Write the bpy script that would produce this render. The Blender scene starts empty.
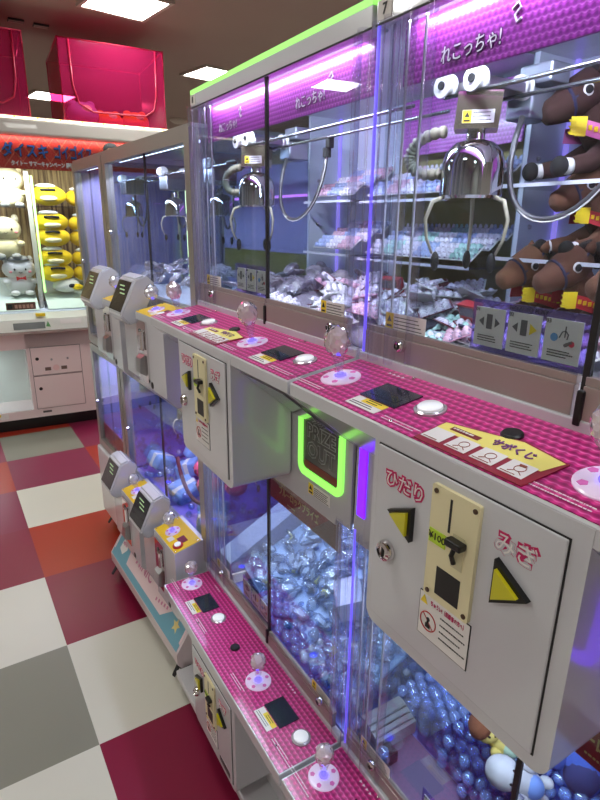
import bpy, bmesh, math, random
from mathutils import Vector, Matrix, Quaternion
R = math.radians
C = bpy.context.scene.collection
sc = bpy.context.scene

# ------------------------------------------------------------------ camera, world, exposure
cam = bpy.data.objects.new('camera', bpy.data.cameras.new('camera')); C.objects.link(cam)
_r = Vector((0.8538, -0.5206, 0.0124)); _f = Vector((0.4996, 0.8120, -0.3013))
_f.normalize(); _r = (_r - _f * _r.dot(_f)).normalized(); _u = _r.cross(_f)
cam.matrix_world = Matrix(((_r.x, _u.x, -_f.x, 0), (_r.y, _u.y, -_f.y, 0), (_r.z, _u.z, -_f.z, 1.5), (0, 0, 0, 1)))
cam.data.sensor_fit = 'AUTO'; cam.data.sensor_width = 36; cam.data.lens = 557 / 800 * 36
cam.data.clip_start = 0.02; cam.data.clip_end = 60
sc.camera = cam
w = bpy.data.worlds.new('world'); sc.world = w; w.use_nodes = True
w.node_tree.nodes['Background'].inputs[0].default_value = (1, 0.93, 0.9, 1)
w.node_tree.nodes['Background'].inputs[1].default_value = 0.25
sc.view_settings.view_transform = 'Standard'; sc.view_settings.look = 'None'
sc.view_settings.exposure = -0.12; sc.view_settings.gamma = 1
CEIL_E = 31.0       # ceiling panels
CASE_E = 5.0       # watts of each strip lamp inside a cabinet
sc.cycles.use_denoising = True
sc.cycles.max_bounces = 7; sc.cycles.transparent_max_bounces = 32
sc.cycles.diffuse_bounces = 3; sc.cycles.glossy_bounces = 4; sc.cycles.transmission_bounces = 6
sc.cycles.caustics_reflective = False; sc.cycles.caustics_refractive = False
sc.cycles.sample_clamp_indirect = 4.0

# ------------------------------------------------------------------ materials
def srgb(c):
    return tuple(((v / 255) / 12.92 if v / 255 <= 0.04045 else (((v / 255) + 0.055) / 1.055) ** 2.4) for v in c) + (1,)
MATS = {}
def newmat(name):
    m = bpy.data.materials.new(name); m.use_nodes = True; MATS[name] = m
    nt = m.node_tree; b = nt.nodes['Principled BSDF']
    return m, nt, b
def mat(name, col, rough=0.5, metal=0.0, coat=0.0, emit=None, es=0.0, noise=0.0, nscale=30, bump=0.0, spec=0.5):
    if name in MATS: return MATS[name]
    m, nt, b = newmat(name)
    b.inputs['Base Color'].default_value = srgb(col); b.inputs['Roughness'].default_value = rough
    b.inputs['Metallic'].default_value = metal; b.inputs['Coat Weight'].default_value = coat
    b.inputs['Specular IOR Level'].default_value = spec
    if emit: b.inputs['Emission Color'].default_value = srgb(emit); b.inputs['Emission Strength'].default_value = es
    if noise or bump:
        tc = nt.nodes.new('ShaderNodeTexCoord'); n = nt.nodes.new('ShaderNodeTexNoise'); n.inputs['Scale'].default_value = nscale
        n.inputs['Detail'].default_value = 4
        nt.links.new(tc.outputs['Object'], n.inputs['Vector'])
        if noise:
            mx = nt.nodes.new('ShaderNodeMix'); mx.data_type = 'RGBA'
            c = srgb(col)
            mx.inputs[6].default_value = tuple(v * (1 - noise) for v in c[:3]) + (1,)
            mx.inputs[7].default_value = tuple(min(1, v * (1 + noise)) for v in c[:3]) + (1,)
            nt.links.new(n.outputs['Fac'], mx.inputs[0]); nt.links.new(mx.outputs[2], b.inputs['Base Color'])
        if bump:
            bp = nt.nodes.new('ShaderNodeBump'); bp.inputs['Strength'].default_value = bump; bp.inputs['Distance'].default_value = 0.002
            nt.links.new(n.outputs['Fac'], bp.inputs['Height']); nt.links.new(bp.outputs[0], b.inputs['Normal'])
    return m
def clear(name, tint=(255, 255, 255), gloss=1.0, rough=0.02, ior=1.45, diff=0.0, dcol=(200, 215, 255), bump=0.0, nscale=60):
    """thin clear plastic / glass: transparent with a Fresnel gloss and an optional milky share"""
    if name in MATS: return MATS[name]
    m = bpy.data.materials.new(name); m.use_nodes = True; MATS[name] = m
    nt = m.node_tree; nt.nodes.clear()
    out = nt.nodes.new('ShaderNodeOutputMaterial'); tr = nt.nodes.new('ShaderNodeBsdfTransparent'); gl = nt.nodes.new('ShaderNodeBsdfGlossy')
    fr = nt.nodes.new('ShaderNodeFresnel'); mx = nt.nodes.new('ShaderNodeMixShader'); mu = nt.nodes.new('ShaderNodeMath')
    gm = nt.nodes.new('ShaderNodeNewGeometry'); im = nt.nodes.new('ShaderNodeMath'); im.operation = 'MULTIPLY_ADD'
    im.inputs[1].default_value = 1 / ior - ior; im.inputs[2].default_value = ior
    nt.links.new(gm.outputs['Backfacing'], im.inputs[0]); nt.links.new(im.outputs[0], fr.inputs[0])
    tr.inputs[0].default_value = srgb(tint); gl.inputs['Roughness'].default_value = rough; fr.inputs[0].default_value = ior
    mu.operation = 'MULTIPLY'; mu.use_clamp = True; mu.inputs[1].default_value = gloss
    nt.links.new(fr.outputs[0], mu.inputs[0]); nt.links.new(mu.outputs[0], mx.inputs[0])
    base = tr.outputs[0]
    if diff:
        df = nt.nodes.new('ShaderNodeBsdfDiffuse'); df.inputs[0].default_value = srgb(dcol)
        m2 = nt.nodes.new('ShaderNodeMixShader'); m2.inputs[0].default_value = diff
        nt.links.new(tr.outputs[0], m2.inputs[1]); nt.links.new(df.outputs[0], m2.inputs[2]); base = m2.outputs[0]
    if bump:
        tc = nt.nodes.new('ShaderNodeTexCoord'); n = nt.nodes.new('ShaderNodeTexNoise'); n.inputs['Scale'].default_value = nscale
        bp = nt.nodes.new('ShaderNodeBump'); bp.inputs['Strength'].default_value = bump; bp.inputs['Distance'].default_value = 0.004
        nt.links.new(tc.outputs['Object'], n.inputs['Vector']); nt.links.new(n.outputs['Fac'], bp.inputs['Height'])
        nt.links.new(bp.outputs[0], gl.inputs['Normal']); nt.links.new(bp.outputs[0], fr.inputs['Normal'])
    nt.links.new(base, mx.inputs[1]); nt.links.new(gl.outputs[0], mx.inputs[2]); nt.links.new(mx.outputs[0], out.inputs[0])
    return m
def emis(name, col, s):
    if name in MATS: return MATS[name]
    m, nt, b = newmat(name)
    b.inputs['Base Color'].default_value = srgb(col); b.inputs['Roughness'].default_value = 0.4
    b.inputs['Emission Color'].default_value = srgb(col); b.inputs['Emission Strength'].default_value = s
    return m
def pattern(name, c_dark, c_mid, c_light, axis='x', period=0.0115, rough=0.34, amp=0.07):
    """printed film of embossed rows: every row is a chain of small scallops"""
    m, nt, b = newmat(name)
    tc = nt.nodes.new('ShaderNodeTexCoord'); sp = nt.nodes.new('ShaderNodeSeparateXYZ')
    nt.links.new(tc.outputs['Object'], sp.inputs[0])
    A = sp.outputs['X' if axis == 'x' else 'Z']; B = sp.outputs['Y']
    def mth(op, a, bb=None, cl=False):
        n = nt.nodes.new('ShaderNodeMath'); n.operation = op; n.use_clamp = cl
        for i, v in enumerate((a, bb)):
            if v is None: continue
            if isinstance(v, (int, float)): n.inputs[i].default_value = v
            else: nt.links.new(v, n.inputs[i])
        return n.outputs[0]
    q = mth('DIVIDE', A, period); row = mth('FLOOR', q); frac = mth('FRACT', q)
    par = mth('MULTIPLY', mth('FRACT', mth('MULTIPLY', row, 0.5)), 2 * math.pi)
    wv = mth('SINE', mth('ADD', mth('MULTIPLY', B, 2 * math.pi / (period * 1.05)), par))
    t = mth('ADD', mth('MULTIPLY', wv, amp), frac)
    r = nt.nodes.new('ShaderNodeValToRGB'); nt.links.new(mth('FRACT', t), r.inputs[0])
    e = r.color_ramp.elements; e[0].position = 0; e[0].color = srgb(c_dark); e[1].position = 1; e[1].color = srgb(c_dark)
    for p, c in ((0.30, c_dark), (0.42, c_mid), (0.66, c_mid), (0.78, c_light), (0.90, c_mid)):
        k = e.new(p); k.color = srgb(c)
    dk = nt.nodes.new('ShaderNodeMix'); dk.data_type = 'RGBA'; dk.blend_type = 'MULTIPLY'; dk.inputs[0].default_value = 0.55
    cr = nt.nodes.new('ShaderNodeCombineColor'); v_ = mth('ADD', mth('MULTIPLY', wv, 0.32), 0.68)
    for q_ in range(3): nt.links.new(v_, cr.inputs[q_])
    nt.links.new(r.outputs[0], dk.inputs[6]); nt.links.new(cr.outputs[0], dk.inputs[7]); nt.links.new(dk.outputs[2], b.inputs['Base Color'])
    bp = nt.nodes.new('ShaderNodeBump'); bp.inputs['Strength'].default_value = 0.12; bp.inputs['Distance'].default_value = 0.001
    nt.links.new(mth('PINGPONG', t, 0.5), bp.inputs['Height']); nt.links.new(bp.outputs[0], b.inputs['Normal'])
    b.inputs['Roughness'].default_value = rough; b.inputs['Coat Weight'].default_value = 0.2; b.inputs['Coat Roughness'].default_value = 0.08
    return m

M_white = mat('white_enamel', (206, 206, 212), 0.22, 0, 0.5)
M_white2 = mat('warm_white_enamel', (204, 202, 206), 0.3, 0, 0.3)
M_seam = mat('seam_black', (28, 26, 28), 0.6)
M_black = mat('black_plastic', (16, 15, 17), 0.35)
M_rubber = mat('black_rubber', (22, 22, 23), 0.7)
M_bronze = mat('satin_rail', (168, 154, 150), 0.36, 0.35)
M_silver = mat('silver_frame', (178, 174, 170), 0.32, 0.7)
M_greyp = mat('grey_panel', (182, 180, 186), 0.35, 0.0, 0.2)
M_chrome = mat('chrome', (225, 222, 224), 0.06, 1.0)
M_steel = mat('brushed_steel', (170, 170, 172), 0.3, 1.0)
M_panel = mat('inner_white_panel', (205, 212, 232), 0.4)
M_glass = clear('cabinet_glass', (236, 242, 244), 1.0, 0.0, 1.42)
M_acry = clear('clear_acrylic', (232, 234, 246), 1.3, 0.03, 1.5)
M_tube = clear('acrylic_tube', (244, 244, 252), 1.6, 0.05, 1.45, 0.05, (235, 235, 250))
M_film = pattern('pink_scallop_film', (170, 18, 104), (220, 42, 138), (244, 122, 188))
M_board = pattern('purple_scallop_board', (160, 52, 168), (190, 70, 196), (226, 130, 230), 'z', 0.0085, 0.3, 0.10)
M_cream = mat('cream_plastic', (232, 222, 180), 0.4)
M_yellow = mat('yellow_button', (206, 198, 28), 0.35, 0, 0.3)
M_pink = mat('magenta_ink', (196, 24, 96), 0.5)
M_ink = mat('black_ink', (25, 22, 24), 0.6)
M_paper = mat('white_sticker', (232, 228, 226), 0.45)
M_ylab = mat('yellow_sticker', (238, 208, 40), 0.45)
M_lcd = mat('dark_display', (34, 38, 52), 0.12, 0, 0.6)
M_btn = mat('white_button', (240, 240, 242), 0.25, 0, 0.6, (240, 245, 255), 0.25)
M_disc = mat('pale_pink_disc', (236, 214, 236), 0.3, 0, 0.4, (220, 190, 245), 0.15)
M_crys = clear('crystal_knob', (255, 240, 248), 4.0, 0.04, 1.7, 0.58, (255, 238, 246))
M_bluel = emis('blue_led', (70, 60, 255), 5.0)
M_purple = emis('violet_led', (105, 20, 255), 2.2)
M_lilac = emis('lilac_led', (120, 100, 255), 0.9)
M_green = emis('green_led', (150, 245, 100), 1.1)
M_lime = emis('lime_led', (160, 235, 120), 0.85)
M_wled = emis('white_led', (225, 235, 255), 6.0)
M_yfilm = mat('yellow_console', (240, 196, 30), 0.4, 0, 0.3)
M_red = mat('red_print', (178, 24, 34), 0.5)
M_redpink = mat('crimson_window', (120, 20, 50), 0.3)
M_teal = mat('teal_print', (112, 168, 188), 0.45)
M_pstripe = mat('pale_pink_print', (232, 206, 208), 0.5)
M_purplep = clear('violet_acrylic', (205, 190, 245), 1.0, 0.05, 1.45, 0.18, (190, 170, 235))
M_grey_rubber = mat('beige_hose', (172, 164, 144), 0.5)
M_cable = mat('grey_cable', (90, 88, 92), 0.35, 0.3)
M_pearlw = mat('pearl_white', (232, 222, 240), 0.18, 0.0, 1.0)
M_olive = mat('olive_print', (130, 122, 62), 0.6, 0, 0, None, 0, 0.35, 9)

# ------------------------------------------------------------------ mesh helpers
OFF = Vector((0, 0, 0))
class MB:
    def __init__(s): s.bm = bmesh.new(); s.mi = 0
    def _mark(s, n0):
        s.bm.faces.ensure_lookup_table()
        for f in s.bm.faces[n0:]: f.material_index = s.mi
    def box(s, x0, x1, y0, y1, z0, z1, bev=0, seg=2, rot=None):
        n0 = len(s.bm.faces)
        c = Vector(((x0 + x1) / 2, (y0 + y1) / 2, (z0 + z1) / 2))
        r = bmesh.ops.create_cube(s.bm, size=1)
        vs = r['verts']
        for v in vs: v.co = Vector((v.co.x * abs(x1 - x0), v.co.y * abs(y1 - y0), v.co.z * abs(z1 - z0)))
        if bev:
            es = list({e for v in vs for e in v.link_edges})
            rb = bmesh.ops.bevel(s.bm, geom=es, offset=bev, segments=seg, affect='EDGES', profile=0.5)
            vs = list({v for v in rb['verts']} | {v for v in vs if v.is_valid})
        for v in vs:
            p = v.co.copy()
            if rot is not None: p = rot @ p
            v.co = p + c
        s._mark(n0); return s
    def prism(s, pts, vec, cap=True):
        n0 = len(s.bm.faces); vec = Vector(vec)
        a = [s.bm.verts.new(Vector(p)) for p in pts]; b = [s.bm.verts.new(Vector(p) + vec) for p in pts]
        n = len(pts)
        for i in range(n): s.bm.faces.new((a[i], a[(i + 1) % n], b[(i + 1) % n], b[i]))
        if cap: s.bm.faces.new(a[::-1]); s.bm.faces.new(b)
        s._mark(n0); return s
    def tube(s, pts, r, seg=8, closed=False, caps=True):
        n0 = len(s.bm.faces); pts = [Vector(p) for p in pts]; rings = []; n = len(pts)
        up = None
        for i, p in enumerate(pts):
            if closed: t = (pts[(i + 1) % n] - pts[i - 1])
            else: t = (pts[min(i + 1, n - 1)] - pts[max(i - 1, 0)])
            t = t.normalized() if t.length > 1e-9 else Vector((0, 0, 1))
            if up is None:
                up = Vector((0, 0, 1)) if abs(t.z) < 0.9 else Vector((1, 0, 0))
            a = (up - t * up.dot(t)).normalized(); b = t.cross(a); up = a
            rr = r[i] if isinstance(r, (list, tuple)) else r
            rings.append([s.bm.verts.new(p + (a * math.cos(2 * math.pi * k / seg) + b * math.sin(2 * math.pi * k / seg)) * rr) for k in range(seg)])
        m = n if closed else n - 1
        for i in range(m):
            A, B = rings[i], rings[(i + 1) % n]
            for k in range(seg): s.bm.faces.new((A[k], A[(k + 1) % seg], B[(k + 1) % seg], B[k]))
        if caps and not closed: s.bm.faces.new(rings[0][::-1]); s.bm.faces.new(rings[-1])
        s._mark(n0); return s
    def lathe(s, prof, origin=(0, 0, 0), axis=(0, 0, 1), seg=20):
        """prof: list of (radius, height)"""
        n0 = len(s.bm.faces); o = Vector(origin); ax = Vector(axis).normalized()
        a = ax.orthogonal().normalized(); b = ax.cross(a); rings = []
        for r, hh in prof:
            if r < 1e-6: rings.append([s.bm.verts.new(o + ax * hh)])
            else: rings.append([s.bm.verts.new(o + ax * hh + (a * math.cos(2 * math.pi * k / seg) + b * math.sin(2 * math.pi * k / seg)) * r) for k in range(seg)])
        for A, B in zip(rings[:-1], rings[1:]):
            for k in range(seg):
                k2 = (k + 1) % seg
                if len(A) == 1 and len(B) == 1: continue
                if len(A) == 1: s.bm.faces.new((A[0], B[k2], B[k]))
                elif len(B) == 1: s.bm.faces.new((A[k], A[k2], B[0]))
                else: s.bm.faces.new((A[k], A[k2], B[k2], B[k]))
        if len(rings[0]) > 1: s.bm.faces.new(rings[0][::-1])
        if len(rings[-1]) > 1: s.bm.faces.new(rings[-1])
        s._mark(n0); return s
    def ell(s, c, r, seg=16, rings=10, rot=None, jit=0, rnd=None):
        n0 = len(s.bm.faces); res = bmesh.ops.create_uvsphere(s.bm, u_segments=seg, v_segments=rings, radius=1)
        r = Vector(r) if not isinstance(r, (int, float)) else Vector((r, r, r))
        for v in res['verts']:
            p = Vector((v.co.x * r.x, v.co.y * r.y, v.co.z * r.z))
            if jit: p *= 1 + rnd.uniform(-jit, jit)
            if rot is not None: p = rot @ p
            v.co = p + Vector(c)
        s._mark(n0); return s
    def ico(s, c, r, sub=2, jit=0, rnd=None, sz=1):
        n0 = len(s.bm.faces); res = bmesh.ops.create_icosphere(s.bm, subdivisions=sub, radius=r)
        for v in res['verts']:
            p = v.co.copy(); p.z *= sz
            if jit: p *= 1 + rnd.uniform(-jit, jit)
            v.co = p + Vector(c)
        s._mark(n0); return s
    def quad(s, a, b, c, d):
        n0 = len(s.bm.faces); s.bm.faces.new([s.bm.verts.new(Vector(p)) for p in (a, b, c, d)]); s._mark(n0); return s
    def build(s, name, m, parent=None, smooth=False, recalc=True, angle=None):
        if recalc: bmesh.ops.recalc_face_normals(s.bm, faces=s.bm.faces[:])
        me = bpy.data.meshes.new(name)
        for v in s.bm.verts: v.co -= OFF
        s.bm.to_mesh(me); s.bm.free()
        for x in (m if isinstance(m, (list, tuple)) else [m]): me.materials.append(x)
        if smooth:
            for p in me.polygons: p.use_smooth = True
            if angle: 
                try: me.set_sharp_from_angle(angle=R(angle))
                except Exception: pass
        o = bpy.data.objects.new(name, me); C.objects.link(o); o.parent = parent
        return o
def B(name, m, parent, *a, bev=0, **k):
    return MB().box(*a, bev=bev, **k).build(name, m, parent)
def tag(o, label=None, cat=None, group=None, kind=None):
    if label: o['label'] = label
    if cat: o['category'] = cat
    if group: o['group'] = group
    if kind: o['kind'] = kind
    return o
def empty(name, loc, rz=0):
    o = bpy.data.objects.new(name, None); C.objects.link(o); o.location = loc; o.rotation_euler = (0, 0, rz); o.empty_display_size = 0.05
    return o
def copy_tree(o, parent=None):
    c = o.copy(); C.objects.link(c); c.parent = parent
    for ch in [x for x in KIDS.get(o.name, [])] or [x for x in o.children]: copy_tree(ch, c)
    return c
KIDS = {}
def rrect(a0, a1, b0, b1, r, n=5, corners=(1, 1, 1, 1)):
    """rounded rectangle outline in two coordinates; corners: (lo,lo),(hi,lo),(hi,hi),(lo,hi)"""
    pts = []
    for (ca, cb, st, on) in ((a0 + r, b0 + r, 180, corners[0]), (a1 - r, b0 + r, 270, corners[1]), (a1 - r, b1 - r, 0, corners[2]), (a0 + r, b1 - r, 90, corners[3])):
        if not on:
            pts.append((a0 if st in (180, 90) else a1, b0 if st in (180, 270) else b1)); continue
        for k in range(n + 1):
            t = R(st + 90 * k / n); pts.append((ca + r * math.cos(t), cb + r * math.sin(t)))
    return pts
def ring(mb, outer, inner, x0, x1):
    """frame between two outlines (y,z) with equal counts, extruded x0..x1"""
    n = len(outer); n0 = len(mb.bm.faces)
    V = [[mb.bm.verts.new((x, p[0], p[1])) for p in o] for x in (x0, x1) for o in (outer, inner)]
    o0, i0, o1, i1 = V
    for k in range(n):
        j = (k + 1) % n
        for q in ((o0[k], o0[j], i0[j], i0[k]), (o1[k], i1[k], i1[j], o1[j]), (o0[k], o1[k], o1[j], o0[j]), (i0[k], i0[j], i1[j], i1[k])): mb.bm.faces.new(q)
    mb._mark(n0)
FCACHE = {}
def text(s, size, loc, right, up, m, parent=None, name='lettering', ext=0.0004, offset=0.0, sx=1.0, align='CENTER', bold=0.0):
    key = (s, round(size, 5), ext, offset, bold, align)
    cu = bpy.data.curves.new('lettering', 'FONT'); cu.body = s; cu.size = size; cu.extrude = ext; cu.offset = offset + bold
    cu.align_x = align; cu.align_y = 'CENTER'; cu.resolution_u = 2
    to = bpy.data.objects.new('tmp', cu); C.objects.link(to)
    dg = bpy.context.evaluated_depsgraph_get(); me = bpy.data.meshes.new_from_object(to.evaluated_get(dg))
    bpy.data.objects.remove(to); bpy.data.curves.remove(cu)
    r = Vector(right).normalized(); u = Vector(up).normalized(); n = r.cross(u)
    Mx = Matrix(((r.x, u.x, n.x, 0), (r.y, u.y, n.y, 0), (r.z, u.z, n.z, 0), (0, 0, 0, 1)))
    for v in me.vertices:
        v.co.x *= sx
        v.co = Mx @ v.co + Vector(loc) - OFF
    me.materials.clear(); me.materials.append(m)
    o = bpy.data.objects.new(name, me); C.objects.link(o); o.parent = parent
    return o
FR = (Vector((0, -1, 0)), Vector((0, 0, 1)))      # reading directions on faces that look toward -X
FN = Vector((-1, 0, 0))

# ================================================================== ROOM
def struct(name, mb, m): return tag(mb.build(name, m), kind='structure')
# floor of large vinyl tiles
TILE = 0.4867; FA = R(-1.0)
tcol = [('vinyl_crimson', (132, 22, 58)), ('vinyl_white', (214, 210, 198)), ('vinyl_grey', (136, 134, 122)), ('vinyl_orange', (168, 46, 26)), ('vinyl_plum', (132, 34, 70))]
FM = []
for nme, c in tcol:
    m_ = mat(nme, c, 0.3, 0, 0.0, None, 0, 0.05, 3.0, 0.06)
    FM.append(m_)
known = {(0, 0): 1, (1, 0): 0, (0, 1): 2, (1, 1): 1, (0, 2): 1, (1, 2): 0, (0, 3): 0, (1, 3): 3, (0, 4): 4, (1, 4): 1, (0, 5): 3, (1, 5): 4, (2, 5): 3,
         (0, 6): 4, (1, 6): 2, (2, 6): 4, (0, 7): 3, (1, 7): 3, (2, 7): 4, (0, 8): 4, (1, 8): 0, (2, 4): 4, (2, 3): 0}
rf = random.Random(4)
fl = MB(); o0 = Vector((0.166, 0.915 , 0)); ux = Vector((math.cos(FA), math.sin(FA) * -1, 0)); ux = Vector((math.cos(R(1.1)), math.sin(R(1.1)), 0)); uy = Vector((-ux.y, ux.x, 0))
o0 = Vector((0.197, 0, 0)) + uy * (0.428)
for i in range(-9, 12):
    for j in range(-7, 20):
        # column 1 is the one between the two seams seen in the aisle
        a = o0 + ux * TILE * (i - 1) + uy * TILE * j
        ps = [a, a + ux * TILE, a + ux * TILE + uy * TILE, a + uy * TILE]
        k = known.get((i, j - 1), None)
        if k is None: k = rf.choice([0, 1, 2, 1, 4, 2, 1, 1])
        fl.mi = k; fl.quad(*ps)
floor = struct('floor', fl, FM)
floor.location.z = 0
WX0, WX1, WY0, WY1, H = -3.2, 4.6, -2.6, 9.0, 2.8
M_ceil = mat('ceiling_board', (168, 150, 140), 0.85, 0, 0, None, 0, 0.05, 2.0)
M_wall = mat('wall_paint', (206, 196, 190), 0.8)
struct('ceiling', MB().box(WX0, WX1, WY0, WY1, H, H + 0.1), M_ceil)
struct('wall_left', MB().box(WX0 - 0.1, WX0, WY0, WY1, 0, H), M_wall)
struct('wall_right', MB().box(WX1, WX1 + 0.1, WY0, WY1, 0, H), M_wall)
struct('wall_back', MB().box(WX0, WX1, WY1, WY1 + 0.1, 0, H), M_wall)
struct('wall_front', MB().box(WX0, WX1, WY0 - 0.1, WY0, 0, H), M_wall)
M_lamp = emis('ceiling_diffuser', (250, 252, 246), CEIL_E)
M_lframe = mat('lamp_frame', (196, 186, 176), 0.5)
def ceiling_light(cx, cy, rz, label):
    e = empty('ceiling_light', (cx, cy, H), rz)
    f = MB(); s_ = 0.225; g = 0.2
    for a in ((-s_, s_, -s_, -g), (-s_, s_, g, s_), (-s_, -g, -g, g), (g, s_, -g, g)): f.box(a[0], a[1], a[2], a[3], -0.02, -0.0005)
    f.build('lamp_frame', M_lframe, e)
    MB().box(-g, g, -g, g, -0.014, -0.004).build('diffuser', M_lamp, e)
    tag(e, label, 'ceiling light', 'square panel lights in the ceiling'); return e
ceiling_light(1.16, 4.02, R(8), 'square white ceiling light above the pink storage boxes, cut by the top of the photo')
ceiling_light(2.30, 5.31, R(10), 'small square white ceiling light seen right of the pink storage box')
for (x, y) in [(0.1, 1.6), (-1.3, 3.0), (-1.4, 0.3), (0.6, -0.9), (2.4, 0.9), (2.3, 2.8), (-2.3, 5.0), (-0.2, 5.8), (1.2, 7.2), (3.6, 4.2), (3.6, 7.4), (3.4, -1.2), (-1.4, -1.8)]:
    ceiling_light(x, y, R(8), 'square white ceiling light outside the photo, seen only as reflections in the glass')
for i, (x, y) in enumerate([(0.62, 4.76), (0.78, 4.78)]):
    v_ = MB().box(x - 0.05, x + 0.05, y - 0.035, y + 0.035, H - 0.012, H - 0.0005, bev=0.003).build('ceiling_vent', M_black)
    for q in range(2): MB().box(x - 0.045, x + 0.045, y - 0.02 + q * 0.03, y - 0.012 + q * 0.03, H - 0.016, H - 0.01).build('slat', M_lframe, v_)
    tag(v_, ['small dark ceiling vent, left of the pair at top left', 'small dark ceiling vent, right of the pair at top left'][i], 'vent', 'ceiling vents')
v_ = MB().lathe([(0.12, 0), (0.12, -0.02), (0.07, -0.05), (0.0, -0.055)], (2.86, 7.8, H)).build('smoke_detector', M_lframe, None, True)
tag(v_, 'round smoke detector on the far ceiling above the silver cabinet', 'smoke detector')

# ================================================================== shared little parts
def joystick_part(parent, p, n, egg=1.15, rb=0.0205, hgt=0.052, knobm=None, disc=0.032, seed=1, spots=True, lead=M_bluel):
    """joystick: white disc on the console, clear stem, faceted crystal knob"""
    rn = random.Random(seed); n = Vector(n).normalized(); p = Vector(p)
    d = MB().lathe([(disc, 0), (disc, 0.0015), (disc * 0.93, 0.003), (0.009, 0.004), (0, 0.004)], p, n, 28).build('joystick', M_disc, parent, True, angle=30)
    a = n.orthogonal().normalized(); b = n.cross(a)
    if spots:
        sp = MB()
        for k in range(5):
            t = 2 * math.pi * k / 5 + 0.4; c = p + (a * math.cos(t) + b * math.sin(t)) * disc * 0.72 + n * 0.003
            sp.prism([c + (a * math.cos(q * 2 * math.pi / 5) + b * math.sin(q * 2 * math.pi / 5)) * disc * 0.17 for q in range(5)], n * 0.0008)
        sp.build('pink_spot', mat('spot_pink', (226, 110, 190), 0.5), d)
    MB().lathe([(0.0095, 0.004), (0.0095, 0.006), (0, 0.0062)], p, n, 14).build('glowing_ring', lead, d)
    MB().lathe([(0.0052, 0.005), (0.0052, 0.018), (0.008, 0.022), (0.009, hgt - 0.013), (0.012, hgt - 0.008), (0, hgt - 0.006)], p, n, 14).build('stem', M_tube, d, True, angle=40)
    k = MB().ico((0, 0, 0), rb, 3, 0.075, rn, egg)
    for v in k.bm.verts: v.co = a * v.co.x + b * v.co.y + n * (v.co.z + hgt + rb * 0.7) + p
    k.build('crystal_knob', knobm or M_crys, d)
    return d
def lock_part(parent, p, r=0.012):
    p = Vector(p)
    d = MB().lathe([(r, 0), (r, 0.004), (r * 0.85, 0.009), (r * 0.6, 0.011), (r * 0.55, 0.008), (0, 0.008)], p, FN, 20).build('lock', M_chrome, parent, True, angle=30)
    c = p + FN * 0.0085
    MB().box(c.x - 0.0012, c.x + 0.0006, c.y - r * 0.1, c.y + r * 0.1, c.z - r * 0.45, c.z + r * 0.45).build('keyhole', M_ink, d)
    return d
def fine_lines(mb, p, right, up, wd, n, gap, th=0.0012, seed=0, dash=True):
    """rows of unreadable small print as thin broken bars"""
    rn = random.Random(seed); right = Vector(right).normalized(); up = Vector(up).normalized(); nn = right.cross(up)
    for i in range(n):
        x = 0; L = wd * rn.uniform(0.75, 1)
        while x < L:
            l = rn.uniform(0.4, 1.2) * th * 2.2 if dash else L
            a = Vector(p) + right * x - up * gap * i
            mb.prism([a, a + right * l, a + right * l + up * th, a + up * th], nn * 0.0003)
            x += l + th * 0.5
def card_art(parent, yc, zc, x, wd, hh, num):
    """one how-to-play card on a front pane with its printed pictograms"""
    c = MB().box(x - 0.0012, x, yc - wd / 2, yc + wd / 2, zc - hh / 2, zc + hh / 2).build('instruction_card', M_paper, parent)
    pr = MB(); X = x - 0.0016
    def tri(y, z, s_, d):
        pr.prism([(X, y, z - s_), (X, y, z + s_), (X, y + d * s_ * 1.3, z)], (-0.0003, 0, 0))
    if num == 3:
        pr.lathe([(0.0035, 0), (0.0035, 0.0004)], (X, yc + 0.010, zc + 0.004), FN, 12)
        pr.tube([(X, yc + 0.004, zc + 0.004), (X, yc + 0.001, zc + 0.011), (X, yc - 0.003, zc + 0.013), (X, yc - 0.007, zc + 0.009), (X, yc - 0.006, zc + 0.003)], 0.0007, 5)
        pr.tube([(X, yc - 0.003, zc + 0.018), (X, yc - 0.003, zc + 0.005)], 0.0007, 5)
        pr.tube([(X, yc - 0.004, zc - 0.004), (X, yc - 0.009, zc - 0.001), (X, yc - 0.013, zc + 0.001)], 0.002, 6)
    else:
        tri(yc + 0.009, zc + 0.007, 0.006, 1); tri(yc - 0.009, zc + 0.007, 0.006, -1)
        pr.box(X - 0.0003, X, yc - 0.0045, yc + 0.0045, zc - 0.002, zc + 0.017)
        pr.lathe([(0.0022, 0.0004), (0.0022, 0.0007)], (X, yc, zc + 0.012), FN, 10)
    o = pr.build('pictogram', mat('print_grey', (96, 94, 98), 0.6), c)
    if num == 2: MB().prism([(X - 0.0005, yc - 0.009, zc + 0.014), (X - 0.0005, yc - 0.009, zc + 0.000), (X - 0.0005, yc - 0.019, zc + 0.007)], (-0.0003, 0, 0)).build('yellow_arrow', M_ylab, c)
    if num == 3:
        MB().lathe([(0.0048, 0.0006), (0.0048, 0.0010)], (X, yc + 0.010, zc + 0.004), FN, 14).build('blue_knob_print', mat('print_blue', (90, 140, 190), 0.6), c)
        MB().lathe([(0.0035, 0.0006), (0.0035, 0.0010)], (X, yc - 0.013, zc - 0.001), FN, 14).build('red_toy_print', mat('print_red', (180, 60, 80), 0.6), c)
    l = MB(); fine_lines(l, (X, yc + wd * 0.36, zc - hh * 0.24), *FR, wd * 0.7, 3, 0.0032, 0.0012, seed=num)
    l.build('fine_print', M_ink, c)
    text('0%d' % num, 0.007, (X, yc + wd * 0.42, zc + hh * 0.43), *FR, M_ink, c, 'number')
    return c
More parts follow.
